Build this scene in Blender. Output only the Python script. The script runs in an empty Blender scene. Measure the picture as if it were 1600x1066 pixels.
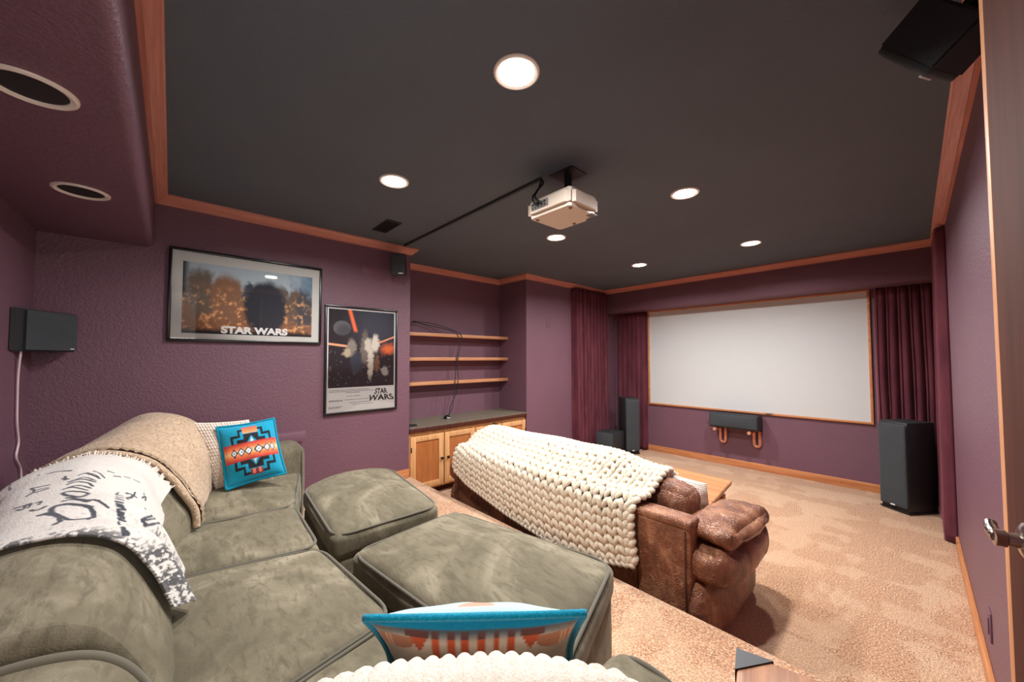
import bpy, bmesh, math, random
import numpy as np
from mathutils import Vector, Matrix, noise
random.seed(7)
rng = np.random.default_rng(5)
SC = bpy.context.scene
COL = SC.collection
PI = math.pi

# ------------------------------------------------------------------ camera
CAMZ = 1.37
cam_d = bpy.data.cameras.new('camera')
cam = bpy.data.objects.new('camera', cam_d)
COL.objects.link(cam)
F_PX = 577.84
cam_d.sensor_fit = 'HORIZONTAL'
cam_d.sensor_width = 36.0
cam_d.lens = F_PX / 1600 * 36.0
cam_d.shift_y = 7.42 / 1600
cam_d.clip_start = 0.02
def _camrot(yaw, pitch, roll):
    fwd = Vector((math.sin(yaw)*math.cos(pitch), math.cos(yaw)*math.cos(pitch), math.sin(pitch)))
    right = Vector((math.cos(yaw), -math.sin(yaw), 0))
    up = right.cross(fwd)
    r2 = math.cos(roll)*right + math.sin(roll)*up
    u2 = -math.sin(roll)*right + math.cos(roll)*up
    return Matrix((r2, u2, -fwd)).transposed().to_4x4()
cam.matrix_world = Matrix.Translation((0, 0, CAMZ)) @ _camrot(-.8264, .0358, -.0015)
SC.camera = cam

# ------------------------------------------------------------------ world, exposure, lights
W = bpy.data.worlds.new('world'); SC.world = W; W.use_nodes = True
W.node_tree.nodes['Background'].inputs[0].default_value = (1.0, .93, .88, 1)
W.node_tree.nodes['Background'].inputs[1].default_value = 0.6
SC.view_settings.view_transform = 'Standard'
SC.view_settings.look = 'None'
SC.view_settings.gamma = 1
SC.view_settings.use_curve_mapping = False
SC.view_settings.exposure = 0.0
SC.cycles.use_denoising = True
SC.cycles.max_bounces = 8
SC.cycles.diffuse_bounces = 5
SC.cycles.sample_clamp_indirect = 6
LAMP_W = 29.0
FILL_W = 30.0
LAMP_COL = (1.0, .98, .96)

# ------------------------------------------------------------------ room measures
H = 2.44            # ceiling
XP = -3.30          # poster wall
XR = .186           # right wall
YB = -.57           # back wall
YS = 5.33           # screen wall
YH = 5.02           # header face
ZP = .24            # platform
YP = 1.735          # platform edge
YE = 1.695          # end of the poster wall / start of the alcove
YA = 3.285          # end of the alcove
XA = -3.82          # alcove back
ZS = 2.09           # soffit underside
YSO = -.10          # soffit face

# ------------------------------------------------------------------ colour + materials
def lin(r, g, b):
    def f(c):
        c /= 255.
        return c/12.92 if c <= .04045 else ((c+.055)/1.055)**2.4
    return (f(r), f(g), f(b))
def mul(c, k): return tuple(min(1, x*k) for x in c)

class NT:
    def __init__(s, name):
        s.m = bpy.data.materials.new(name); s.m.use_nodes = True
        s.t = s.m.node_tree; s.n = s.t.nodes; s.l = s.t.links
        s.b = s.n['Principled BSDF']
    def add(s, typ, **kw):
        n = s.n.new(typ)
        for k, v in kw.items():
            if k.startswith('i_'):
                n.inputs[k[2:].replace('_', ' ')].default_value = v
            else: setattr(n, k, v)
        return n
    def link(s, a, b): s.l.new(a, b)
    def coord(s, scale=(1, 1, 1), rot=(0, 0, 0), kind='Object'):
        tc = s.add('ShaderNodeTexCoord'); mp = s.add('ShaderNodeMapping')
        mp.inputs['Scale'].default_value = scale; mp.inputs['Rotation'].default_value = rot
        s.link(tc.outputs[kind], mp.inputs['Vector']); return mp.outputs[0]
    def noise(s, vec, scale, detail=3, rough=.55, dist=0):
        n = s.add('ShaderNodeTexNoise'); n.inputs['Scale'].default_value = scale
        n.inputs['Detail'].default_value = detail; n.inputs['Roughness'].default_value = rough
        n.inputs['Distortion'].default_value = dist
        s.link(vec, n.inputs['Vector']); return n.outputs['Fac']
    def ramp(s, fac, stops):
        r = s.add('ShaderNodeValToRGB'); e = r.color_ramp.elements
        while len(e) < len(stops): e.new(.5)
        for el, (p, c) in zip(e, stops): el.position = p; el.color = (*c, 1)
        s.link(fac, r.inputs[0]); return r.outputs[0]
    def mix(s, fac, a, b, mode='MIX'):
        n = s.add('ShaderNodeMix', data_type='RGBA', blend_type=mode)
        if isinstance(fac, (int, float)): n.inputs[0].default_value = fac
        else: s.link(fac, n.inputs[0])
        for i, v in ((6, a), (7, b)):
            if isinstance(v, tuple): n.inputs[i].default_value = (*v, 1)
            else: s.link(v, n.inputs[i])
        return n.outputs[2]
    def bump(s, h, strength, dist=.01, normal=None):
        n = s.add('ShaderNodeBump'); n.inputs['Strength'].default_value = strength
        n.inputs['Distance'].default_value = dist
        s.link(h, n.inputs['Height'])
        if normal: s.link(normal, n.inputs['Normal'])
        s.link(n.outputs[0], s.b.inputs['Normal']); return n.outputs[0]
    def base(s, c):
        if isinstance(c, tuple): s.b.inputs['Base Color'].default_value = (*c, 1)
        else: s.link(c, s.b.inputs['Base Color'])
    def set(s, **kw):
        for k, v in kw.items(): s.b.inputs[k.replace('_', ' ')].default_value = v
        return s

def plain(name, c, rough=.5, metal=0., spec=.5, coat=0., sheen=0.):
    t = NT(name); t.base(c); t.set(Roughness=rough, Metallic=metal)
    t.b.inputs['Specular IOR Level'].default_value = spec
    t.b.inputs['Coat Weight'].default_value = coat
    t.b.inputs['Sheen Weight'].default_value = sheen
    return t.m
def emit(name, c, k):
    t = NT(name); t.base((0, 0, 0)); t.b.inputs['Emission Color'].default_value = (*c, 1)
    t.b.inputs['Emission Strength'].default_value = k; return t.m

def paint(name, c, bump=.35, scale=75, rough=.45, spec=.5):
    t = NT(name); v = t.coord()
    big = t.noise(v, 2.2, 3)
    t.base(t.mix(big, mul(c, .9), mul(c, 1.1)))
    n1 = t.noise(v, scale, 3, .6)
    t.bump(t.ramp(n1, [(.38, (0, 0, 0)), (.62, (1, 1, 1))]), bump, .004)
    t.set(Roughness=rough); t.b.inputs['Specular IOR Level'].default_value = spec
    return t.m

def wood(name, c1, c2, axis='Y', scale=1., rough=.42, spec=.4, knots=False):
    t = NT(name)
    st = {'X': (.35, 9, 9), 'Y': (9, .35, 9), 'Z': (9, 9, .35)}[axis]
    v = t.coord(tuple(a*scale for a in st))
    n1 = t.noise(v, 2.5, 4, .6, .6)
    n2 = t.noise(v, 14, 3, .6)
    c = t.ramp(n1, [(.3, c1), (.7, c2)])
    c = t.mix(t.ramp(n2, [(.42, (0, 0, 0)), (.62, (.35, .35, .35))]), c, mul(c1, .6))
    if knots:
        k = t.noise(t.coord((2.2, 2.2, 5)), 2.3, 1)
        c = t.mix(t.ramp(k, [(.70, (0, 0, 0)), (.76, (1, 1, 1))]), c, mul(c1, .35))
    t.base(c); t.bump(n2, .12, .003)
    t.set(Roughness=rough); t.b.inputs['Specular IOR Level'].default_value = spec
    return t.m

def carpet_mat():
    t = NT('tan_carpet'); v = t.coord()
    n1 = t.noise(v, 130, 2, .7); n2 = t.noise(v, 34, 3, .7); n3 = t.noise(v, 1.6, 3, .5, .4)
    c = t.ramp(n1, [(.34, lin(112, 66, 38)), (.44, lin(190, 134, 92)), (.53, lin(226, 172, 128)), (.62, lin(254, 224, 192))])
    c = t.mix(t.ramp(n2, [(.4, (0, 0, 0)), (.6, (.35, .35, .35))]), c, lin(196, 142, 104))
    # vacuum tracks: the pile lies one way or the other in long wedges
    w1 = t.noise(t.coord((2.6, .8, 1), (0, 0, .5)), 1.5, 2, .5, .5); w2 = t.noise(t.coord((.9, 2.8, 1), (0, 0, .25)), 1.4, 2, .5, .6)
    mm = t.add('ShaderNodeMath', operation='SUBTRACT'); t.link(w1, mm.inputs[0]); t.link(w2, mm.inputs[1])
    tr = t.ramp(mm.outputs[0], [(.0, (0, 0, 0)), (.06, (.36, .36, .36))])
    c = t.mix(tr, c, lin(248, 210, 172))
    c = t.mix(t.ramp(n3, [(.4, (0, 0, 0)), (.65, (.25, .25, .25))]), c, lin(194, 134, 92))
    t.base(c)
    m = t.add('ShaderNodeMath', operation='ADD'); t.link(n1, m.inputs[0]); t.link(n2, m.inputs[1])
    t.bump(m.outputs[0], 1., .016)
    t.set(Roughness=.95); t.b.inputs['Specular IOR Level'].default_value = .1
    t.b.inputs['Sheen Weight'].default_value = .25
    return t.m

def suede():
    t = NT('olive_suede'); v = t.coord((1, 1, 1))
    n1 = t.noise(v, 3.2, 5, .6, 1.2); n2 = t.noise(t.coord((3, 9, 5)), 5, 4, .6, .6); n3 = t.noise(v, 300, 2)
    c = t.ramp(n1, [(.30, lin(90, 83, 67)), (.50, lin(113, 105, 87)), (.68, lin(144, 135, 115))])
    c = t.mix(t.ramp(n2, [(.48, (0, 0, 0)), (.64, (.6, .6, .6))]), c, lin(84, 77, 62))
    t.base(c)
    m = t.add('ShaderNodeMath', operation='MULTIPLY'); t.link(n2, m.inputs[0]); m.inputs[1].default_value = 2.2
    a = t.add('ShaderNodeMath', operation='ADD'); t.link(m.outputs[0], a.inputs[0]); t.link(n3, a.inputs[1])
    t.bump(a.outputs[0], .22, .006)
    t.set(Roughness=.82); t.b.inputs['Specular IOR Level'].default_value = .2
    t.b.inputs['Sheen Weight'].default_value = .35; t.b.inputs['Sheen Roughness'].default_value = .4
    t.b.inputs['Sheen Tint'].default_value = (*lin(205, 200, 180), 1)
    return t.m

def leather():
    t = NT('brown_leather'); v = t.coord()
    n1 = t.noise(v, 4, 5, .65, .8); n2 = t.noise(v, 26, 4, .6, 1.0); n3 = t.noise(t.coord((2, 6, 3)), 3, 3, .5, 1.8)
    c = t.ramp(n1, [(.3, lin(78, 45, 32)), (.5, lin(124, 76, 54)), (.70, lin(182, 128, 95))])
    c = t.mix(t.ramp(n2, [(.56, (0, 0, 0)), (.74, (.55, .55, .55))]), c, lin(206, 162, 128))
    t.base(c)
    vo = t.add('ShaderNodeTexVoronoi', feature='DISTANCE_TO_EDGE'); vo.inputs['Scale'].default_value = 120
    t.link(v, vo.inputs['Vector'])
    m = t.add('ShaderNodeMath', operation='MULTIPLY_ADD'); t.link(n3, m.inputs[0]); m.inputs[1].default_value = 1.2
    t.link(vo.outputs['Distance'], m.inputs[2])
    t.bump(m.outputs[0], .45, .018)
    t.set(Roughness=.34); t.b.inputs['Specular IOR Level'].default_value = .5
    return t.m

def velvet():
    t = NT('burgundy_velvet'); v = t.coord((1, 1, .25))
    n1 = t.noise(v, 9, 3)
    t.base(t.ramp(n1, [(.3, lin(80, 38, 48)), (.7, lin(108, 56, 66))]))
    t.bump(t.noise(t.coord(), 260, 2), .12, .003)
    t.set(Roughness=.85); t.b.inputs['Specular IOR Level'].default_value = .15
    t.b.inputs['Sheen Weight'].default_value = .7; t.b.inputs['Sheen Roughness'].default_value = .35
    t.b.inputs['Sheen Tint'].default_value = (*lin(205, 140, 150), 1)
    return t.m

def attr_mat(name, rough=.8, sheen=0., bump=.2, scale=200, coat=0., spec=.3):
    t = NT(name); a = t.add('ShaderNodeAttribute', attribute_name='Col')
    v = t.coord(); n = t.noise(v, scale, 2)
    t.base(t.mix(.18, a.outputs['Color'], t.mix(n, (0, 0, 0), (1, 1, 1)), 'OVERLAY'))
    if bump: t.bump(n, bump, .004)
    t.set(Roughness=rough); t.b.inputs['Sheen Weight'].default_value = sheen
    t.b.inputs['Coat Weight'].default_value = coat; t.b.inputs['Specular IOR Level'].default_value = spec
    return t.m

def fabric(name, c, c2, scale=120, bump=.5, rough=.9, sheen=.2):
    t = NT(name); v = t.coord(); n = t.noise(v, scale, 3, .7); b = t.noise(v, 6, 3)
    col = t.ramp(n, [(.32, c2), (.62, c)])
    t.base(t.mix(t.ramp(b, [(.4, (0, 0, 0)), (.7, (.3, .3, .3))]), col, c2)); t.bump(n, bump, .01)
    t.set(Roughness=rough); t.b.inputs['Specular IOR Level'].default_value = .15
    t.b.inputs['Sheen Weight'].default_value = sheen
    return t.m

def glass_pane():
    t = NT('clear_glass'); out = t.n['Material Output']
    g = t.add('ShaderNodeBsdfGlossy'); g.inputs['Roughness'].default_value = .03
    tr = t.add('ShaderNodeBsdfTransparent'); fr = t.add('ShaderNodeFresnel'); fr.inputs[0].default_value = 1.45
    mx = t.add('ShaderNodeMixShader')
    t.link(fr.outputs[0], mx.inputs[0]); t.link(tr.outputs[0], mx.inputs[1]); t.link(g.outputs[0], mx.inputs[2])
    t.link(mx.outputs[0], out.inputs[0]); return t.m

PURPLE = lin(113, 78, 92)
M = dict(
    wall=paint('purple_wall_paint', PURPLE),
    wall_smooth=paint('purple_smooth_paint', PURPLE, .15, 60, .6),
    ceil=paint('black_ceiling_paint', lin(94, 101, 111), .4, 90, .8, .2),
    ceil_flat=plain('black_flat_paint', lin(40, 40, 42), .7),
    crown_y=wood('crown_wood_along', lin(186, 114, 98), lin(216, 150, 134), 'Y'),
    crown_x=wood('crown_wood_across', lin(186, 114, 98), lin(216, 150, 134), 'X'),
    base_x=wood('baseboard_wood_across', lin(190, 118, 72), lin(220, 154, 104), 'X', knots=True),
    base_y=wood('baseboard_wood_along', lin(190, 118, 72), lin(220, 154, 104), 'Y', knots=True),
    pine_z=wood('pine_upright', lin(206, 146, 92), lin(232, 182, 128), 'Z', knots=True),
    pine_y=wood('pine_level', lin(206, 146, 92), lin(232, 182, 128), 'Y', knots=True),
    panel=wood('panel_wood', lin(160, 92, 48), lin(194, 122, 70), 'Z'),
    shelf=wood('shelf_wood', lin(190, 128, 88), lin(218, 160, 118), 'Y'),
    door=wood('door_wood', lin(66, 31, 22), lin(88, 44, 32), 'Z', rough=.7, spec=.2),
    dooredge=wood('door_edge_wood', lin(208, 142, 98), lin(232, 172, 128), 'Z'),
    table=wood('table_wood', lin(158, 100, 58), lin(202, 142, 92), 'X', .8),
    sidetable=wood('side_table_wood', lin(140, 92, 70), lin(196, 146, 112), 'Y', 1.2, .3),
    carpet=carpet_mat(), suede=suede(), leather=leather(), velvet=velvet(),
    piping=plain('olive_piping', lin(88, 82, 67), .85, sheen=.3),
    leather_dark=plain('dark_leather_seam', lin(74, 42, 30), .5),
    black=plain('black_satin', lin(24, 24, 26), .45), black_gloss=plain('black_gloss_frame', lin(16, 13, 15), .3),
    grille=fabric('black_grille_cloth', lin(74, 78, 82), lin(52, 55, 59), 420, .35, .85, .1),
    blackvinyl=paint('black_vinyl', lin(42, 43, 46), .25, 240, .5),
    blackmetal=plain('black_iron', lin(52, 52, 55), .4, .6),
    badge=plain('white_badge', lin(220, 220, 222), .35),
    white=plain('white_trim', lin(232, 220, 208), .4), baffle=plain('dark_baffle', lin(26, 22, 22), .6),
    lens=emit('lamp_lens_glow', (1, .95, .9), 26.),
    projector=plain('projector_plastic', lin(214, 198, 182), .4),
    grey=plain('grey_plastic', lin(120, 116, 112), .5), chrome=plain('brushed_nickel', lin(190, 180, 172), .22, 1.),
    copper=plain('copper_pipe', lin(226, 160, 136), .35, .4),
    counter=None, screen=None,
    mat_board=plain('grey_mat_board', lin(214, 211, 205), .9), paper=plain('white_poster_paper', lin(240, 237, 235), .8),
    ink_white=plain('white_ink', lin(240, 238, 236), .8), ink_black=plain('black_ink', lin(22, 20, 22), .8), ink_grey=plain('grey_ink', lin(120, 116, 118), .8),
    glass=glass_pane(),
    print_=attr_mat('poster_print', .6, 0, 0), pillowprint=attr_mat('pillow_woven_print', .9, .2, .35, 320),
    throw=attr_mat('woven_throw_print', .92, .2, .5, 240),
    sherpa=fabric('beige_sherpa', lin(206, 180, 154), lin(164, 136, 110), 75, .9),
    sherpatrim=fabric('beige_braid', lin(190, 160, 124), lin(124, 98, 70), 130, 1.),
    wool=fabric('cream_wool', lin(228, 217, 198), lin(200, 184, 160), 60, .5, .95, .3),
    waffle=fabric('cream_waffle_knit', lin(232, 220, 208), lin(206, 190, 176), 180, .4),
    cord_white=plain('white_cord', lin(228, 200, 206), .5), cord=plain('black_cord', lin(22, 20, 22), .5),
)
def _counter():
    t = NT('slate_counter'); v = t.coord(); n = t.noise(v, 60, 4, .7)
    t.base(t.ramp(n, [(.3, lin(84, 76, 66)), (.7, lin(132, 120, 104))])); t.set(Roughness=.5); return t.m
M['counter'] = _counter()
def _screen():
    t = NT('screen_fabric'); v = t.coord(); n = t.noise(v, 240, 2)
    t.base(t.ramp(n, [(.3, lin(198, 200, 200)), (.7, lin(214, 216, 216))])); t.set(Roughness=.95)
    t.b.inputs['Specular IOR Level'].default_value = .05; return t.m
M['screen'] = _screen()

# ------------------------------------------------------------------ mesh helpers
def box(bm, x0, x1, y0, y1, z0, z1, bev=0., seg=2):
    r = bmesh.ops.create_cube(bm, size=1)
    vs = r['verts']
    for v in vs:
        v.co = Vector((x0+(v.co.x+.5)*(x1-x0), y0+(v.co.y+.5)*(y1-y0), z0+(v.co.z+.5)*(z1-z0)))
    if bev:
        es = list({e for v in vs for e in v.link_edges})
        bmesh.ops.bevel(bm, geom=es, offset=bev, segments=seg, affect='EDGES', profile=.5)
    return bm
def B(*a, **k): return box(bmesh.new(), *a, **k)
def prism(bm, poly, h0, h1, axis='Z'):
    """extrude a 2-D polygon along an axis"""
    def P(a, b, h):
        return {'Z': (a, b, h), 'Y': (a, h, b), 'X': (h, a, b)}[axis]
    v0 = [bm.verts.new(P(a, b, h0)) for a, b in poly]; v1 = [bm.verts.new(P(a, b, h1)) for a, b in poly]
    n = len(poly)
    for i in range(n): bm.faces.new((v0[i], v0[(i+1) % n], v1[(i+1) % n], v1[i]))
    bm.faces.new(v0[::-1]); bm.faces.new(v1)
    bmesh.ops.recalc_face_normals(bm, faces=bm.faces)
    return bm
def lathe(bm, prof, c=(0, 0, 0), axis='Z', n=32):
    rows = []
    for r, h in prof:
        row = []
        for i in range(n):
            a = 2*PI*i/n; p = (r*math.cos(a), r*math.sin(a), h)
            p = {'Z': p, 'X': (p[2], p[0], p[1]), 'Y': (p[1], p[2], p[0])}[axis]
            row.append(bm.verts.new((c[0]+p[0], c[1]+p[1], c[2]+p[2])))
        rows.append(row)
    for a, b in zip(rows, rows[1:]):
        for i in range(n): bm.faces.new((a[i], a[(i+1) % n], b[(i+1) % n], b[i]))
    if prof[0][0] > 1e-6: bm.faces.new(rows[0][::-1])
    if prof[-1][0] > 1e-6: bm.faces.new(rows[-1])
    bmesh.ops.remove_doubles(bm, verts=bm.verts, dist=1e-6)
    bmesh.ops.recalc_face_normals(bm, faces=bm.faces)
    return bm
def smooth_path(pts, k=6, closed=False):
    pts = [Vector(p) for p in pts]; n = len(pts); out = []
    rngi = range(n) if closed else range(n-1)
    for i in rngi:
        p0 = pts[(i-1) % n] if closed or i > 0 else pts[0]; p1 = pts[i]; p2 = pts[(i+1) % n]
        p3 = pts[(i+2) % n] if closed or i+2 < n else pts[-1]
        for j in range(k):
            t = j/k
            out.append(.5*((2*p1)+(p2-p0)*t+(2*p0-5*p1+4*p2-p3)*t*t+(3*p1-p0-3*p2+p3)*t**3))
    if not closed: out.append(pts[-1])
    return out
def tube(bm, pts, r, n=8, closed=False):
    pts = [Vector(p) for p in pts]; m = len(pts); rings = []; up = None
    for i, p in enumerate(pts):
        a = pts[(i-1) % m] if closed or i > 0 else p; b = pts[(i+1) % m] if closed or i < m-1 else p
        t = (b-a).normalized()
        if up is None:
            up = Vector((0, 0, 1)) if abs(t.z) < .9 else Vector((1, 0, 0))
        s = t.cross(up)
        if s.length < 1e-6: s = t.orthogonal()
        s.normalize(); up = s.cross(t).normalized()
        rr = r[i] if isinstance(r, (list, tuple)) else r
        rings.append([bm.verts.new(p+rr*(math.cos(2*PI*k/n)*s+math.sin(2*PI*k/n)*up)) for k in range(n)])
    pr = list(zip(rings, rings[1:]))
    if closed: pr.append((rings[-1], rings[0]))
    for a, b in pr:
        for k in range(n): bm.faces.new((a[k], a[(k+1) % n], b[(k+1) % n], b[k]))
    if not closed: bm.faces.new(rings[0][::-1]); bm.faces.new(rings[-1])
    bmesh.ops.recalc_face_normals(bm, faces=bm.faces)
    return bm
def grid_bm(P, closed_u=False, closed_v=False, cols=None):
    """P: (nu, nv, 3) array -> bmesh sheet. cols: same shape colour per vertex"""
    bm = bmesh.new(); nu, nv = P.shape[:2]
    vs = [[bm.verts.new(P[i, j]) for j in range(nv)] for i in range(nu)]
    lay = bm.loops.layers.float_color.new('Col') if cols is not None else None
    for i in range(nu if closed_u else nu-1):
        for j in range(nv if closed_v else nv-1):
            ii, jj = (i+1) % nu, (j+1) % nv
            f = bm.faces.new((vs[i][j], vs[ii][j], vs[ii][jj], vs[i][jj]))
            if lay:
                for lp, (a, b) in zip(f.loops, ((i, j), (ii, j), (ii, jj), (i, jj))): lp[lay] = (*cols[a, b], 1)
    return bm
def softbox(a, b, c, r, dome=(0, 0, 0), n=18, quad=None, wr=0., wscale=4., seed=0, power=1., swell=0.):
    """rounded upholstered block, half sizes a,b,c; domed by `dome` metres on x, y, z faces"""
    ts = np.sin(np.linspace(-PI/2, PI/2, n+1))
    bm = bmesh.new(); cache = {}
    def vert(u, v, w):
        key = (round(u, 6), round(v, 6), round(w, 6))
        if key in cache: return cache[key]
        p = Vector((u*a, v*b, w*c))
        q = Vector((max(-a+r, min(a-r, p.x)), max(-b+r, min(b-r, p.y)), max(-c+r, min(c-r, p.z))))
        d = p-q
        if d.length > 1e-9: p = q+d.normalized()*r
        uu, vv, ww = u, v, w
        fx = ((1-vv*vv)*(1-ww*ww)); fy = ((1-uu*uu)*(1-ww*ww)); fz = ((1-uu*uu)*(1-vv*vv))
        p += Vector((uu*dome[0]*fx**power, vv*dome[1]*fy**power, ww*dome[2]*fz**power))
        if swell and u < 0: p.x += u*swell*(1-vv*vv)
        x, y = p.x, p.y
        if quad is not None:
            s, t = (x/a+1)/2, (y/b+1)/2
            q00, q10, q11, q01 = [Vector((*k, 0)) for k in quad]
            qq = q00*(1-s)*(1-t)+q10*s*(1-t)+q11*s*t+q01*(1-s)*t
            x, y = qq.x, qq.y
        z = p.z
        if wr:
            nz = noise.noise(Vector((x*wscale+seed, y*wscale, z*wscale)))+.5*noise.noise(Vector((x*wscale*2.3, y*wscale*2.3+seed, z*wscale*2)))
            k = wr*nz
            dd = Vector((uu, vv, ww)); 
            x += k*.4*uu; y += k*.4*vv; z += k*ww*.8
        cache[key] = bm.verts.new((x, y, z)); return cache[key]
    for ax in range(3):
        for sgn in (-1, 1):
            for i in range(n):
                for j in range(n):
                    cs = []
                    for di, dj in ((0, 0), (1, 0), (1, 1), (0, 1)):
                        k = [0, 0, 0]; k[ax] = sgn; k[(ax+1) % 3] = ts[i+di]; k[(ax+2) % 3] = ts[j+dj]
                        cs.append(vert(*k))
                    bm.faces.new(cs if sgn > 0 else cs[::-1])
    return bm
def quad_at(quad, s, t):
    q00, q10, q11, q01 = [np.array(k) for k in quad]
    return q00*(1-s)*(1-t)+q10*s*(1-t)+q11*s*t+q01*(1-s)*t
def xf(bm, loc=(0, 0, 0), rot=(0, 0, 0), scale=None):
    m = Matrix.Translation(loc)
    from mathutils import Euler
    m = m @ Euler(rot, 'XYZ').to_matrix().to_4x4()
    if scale: m = m @ Matrix.Diagonal((*scale, 1))
    bmesh.ops.transform(bm, matrix=m, verts=bm.verts); return bm
def join(*bms):
    out = bmesh.new()
    for b in bms:
        me = bpy.data.meshes.new('tmp'); b.to_mesh(me); b.free(); out.from_mesh(me); bpy.data.meshes.remove(me)
    return out

# ------------------------------------------------------------------ object helpers
def obj(name, bm, mat, parent=None, smooth=40, world=True):
    """link ONE mesh object. With a parent the mesh is in world coordinates unless world=False"""
    me = bpy.data.meshes.new(name)
    if parent is not None and world:
        off = Vector((0, 0, 0)); p = parent
        while p is not None: off += p.location; p = p.parent
        bmesh.ops.translate(bm, verts=bm.verts, vec=-off)
    bm.to_mesh(me); bm.free()
    if smooth:
        me.polygons.foreach_set('use_smooth', [True]*len(me.polygons))
        me.set_sharp_from_angle(angle=math.radians(smooth))
    for m in (mat if isinstance(mat, (list, tuple)) else [mat]): me.materials.append(m)
    o = bpy.data.objects.new(name, me); COL.objects.link(o)
    if parent is not None: o.parent = parent
    return o
def tag(o, label, cat, group=None):
    o['label'] = label; o['category'] = cat
    if group: o['group'] = group
    return o
def thing(name, label, cat, loc=(0, 0, 0), rotz=0., group=None):
    o = bpy.data.objects.new(name, None); COL.objects.link(o); o.empty_display_size = .05
    o.location = loc; o.rotation_euler = (0, 0, rotz)
    return tag(o, label, cat, group)
def solo(name, bm, mat, label, cat, group=None, smooth=40, origin=None):
    if origin is not None: bmesh.ops.translate(bm, verts=bm.verts, vec=-Vector(origin))
    o = obj(name, bm, mat, None, smooth)
    if origin is not None: o.location = origin
    return tag(o, label, cat, group)
def struct(name, bm, mat, smooth=40, parent=None):
    o = obj(name, bm, mat, parent, smooth)
    o['kind'] = 'structure'; return o
def dup(root, loc, label=None, rotz=None):
    r = root.copy(); COL.objects.link(r); r.location = loc
    if rotz is not None: r.rotation_euler = (0, 0, rotz)
    if label: r['label'] = label
    for ch in list(root.children):
        c = ch.copy(); COL.objects.link(c); c.parent = r
        for g in ch.children:
            d = g.copy(); COL.objects.link(d); d.parent = c
    return r
def fit(bm, y0, y1, z0, z1, x):
    """flat lettering (X right, Y up) -> the Y/Z plane of a poster, filling a rectangle"""
    xs = [v.co.x for v in bm.verts]; ys = [v.co.y for v in bm.verts]; a, b, c, d = min(xs), max(xs), min(ys), max(ys)
    for v in bm.verts: v.co = Vector((x+v.co.z, y0+(v.co.x-a)/(b-a)*(y1-y0), z0+(v.co.y-c)/(d-c)*(z1-z0)))
    return bm
def text_bm(body, size, bold=0., shear=0., align='LEFT', spacing=1.):
    cu = bpy.data.curves.new('lettering', 'FONT'); cu.body = body; cu.size = size; cu.offset = bold
    cu.shear = shear; cu.align_x = align; cu.space_character = spacing; cu.extrude = .0004
    o = bpy.data.objects.new('lettering', cu); COL.objects.link(o)
    dg = bpy.context.evaluated_depsgraph_get()
    me = bpy.data.meshes.new_from_object(o.evaluated_get(dg))
    bm = bmesh.new(); bm.from_mesh(me)
    bpy.data.objects.remove(o); bpy.data.meshes.remove(me); bpy.data.curves.remove(cu)
    return bm

# ================================================================== THE ROOM
T = .12
struct('floor', B(XA-T, XR+T, YP-.4, YS+T, -.1, 0), M['carpet'])
bm = bmesh.new()
prism(bm, [(YB-T, 0.0), (YP, 0.0), (YP, ZP-.035), (YP-.004, ZP-.018), (YP-.014, ZP-.006), (YP-.03, ZP), (YB-T, ZP)], XP-T, XR+1.3, 'X')
struct('floor_platform', bm, M['carpet'])
struct('ceiling', B(XA-T, XR+T, YB-T, YS+T, H, H+.1), M['ceil'])
struct('wall_left', B(XP-T, XP, YB-T, YE, 0, H), M['wall'])                    # poster wall
struct('wall_alcove', B(XA-T, XA, YE-.3, YA+.1, 0, H), M['wall_smooth'])
struct('wall_alcove_side', B(XA, XP-T, YE-T, YE-.001, 0, H), M['wall_smooth'])
bm = B(XA, XP, YA, YS+T, 0, H)
struct('wall_column', bm, M['wall_smooth'])
struct('wall_back', B(XP-T, XR+T, YB-T, YB, 0, H), M['wall'])
struct('wall_front', B(XP, XR+T, YS, YS+T, 0, H), M['wall_smooth'])
# right wall with the doorway beside the viewer
bm = B(XR, XR+T, .40, YS+T, 0, H); box(bm, XR, XR+T, -.36, .40, 2.30, H); box(bm, XR, XR+T, YB, -.36, 0, H)
struct('wall_right', bm, M['wall'])
struct('wall_header', B(XP, XR, YH, YS, 2.085, H, bev=.012), M['wall_smooth'])
# soffit over the sectional with a rounded lower edge
pr = [(YB, ZS), (YSO-.035, ZS)]+[(YSO-.035+.035*math.sin(a), ZS+.035-.035*math.cos(a)) for a in np.linspace(.15, PI/2, 8)]+[(YSO, H), (YB, H)]
bm = bmesh.new(); prism(bm, pr, XP, XR, 'X'); struct('wall_soffit', bm, M['wall'])

# crown mouldings (profile: out from the wall, down from the ceiling)
CP = [(0, 0), (.06, 0), (.06, -.010), (.054, -.014), (.048, -.024), (.034, -.034), (.022, -.046), (.016, -.050), (.014, -.060), (0, -.060)]
def crown(name, a, b, nrm, mat, ma=0, mb=0):
    """from a to b along a wall whose room side is nrm; ma/mb = mitre: +1 shortens with the projection (inside corner), -1 lengthens"""
    a, b, nn = Vector((*a, H)), Vector((*b, H)), Vector((*nrm, 0)); t = (b-a).normalized()
    bm = bmesh.new(); r0 = []; r1 = []
    for o, d in CP:
        r0.append(bm.verts.new(a+nn*o+t*o*ma+Vector((0, 0, d)))); r1.append(bm.verts.new(b+nn*o-t*o*mb+Vector((0, 0, d))))
    n = len(CP)
    for i in range(n): bm.faces.new((r0[i], r0[(i+1) % n], r1[(i+1) % n], r1[i]))
    bm.faces.new(r0[::-1]); bm.faces.new(r1)
    bmesh.ops.recalc_face_normals(bm, faces=bm.faces)
    struct(name, bm, mat, 25)
crown('trim_1', (XP, YSO), (XP, YE), (1, 0), M['crown_y'], 1, -1)
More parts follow.
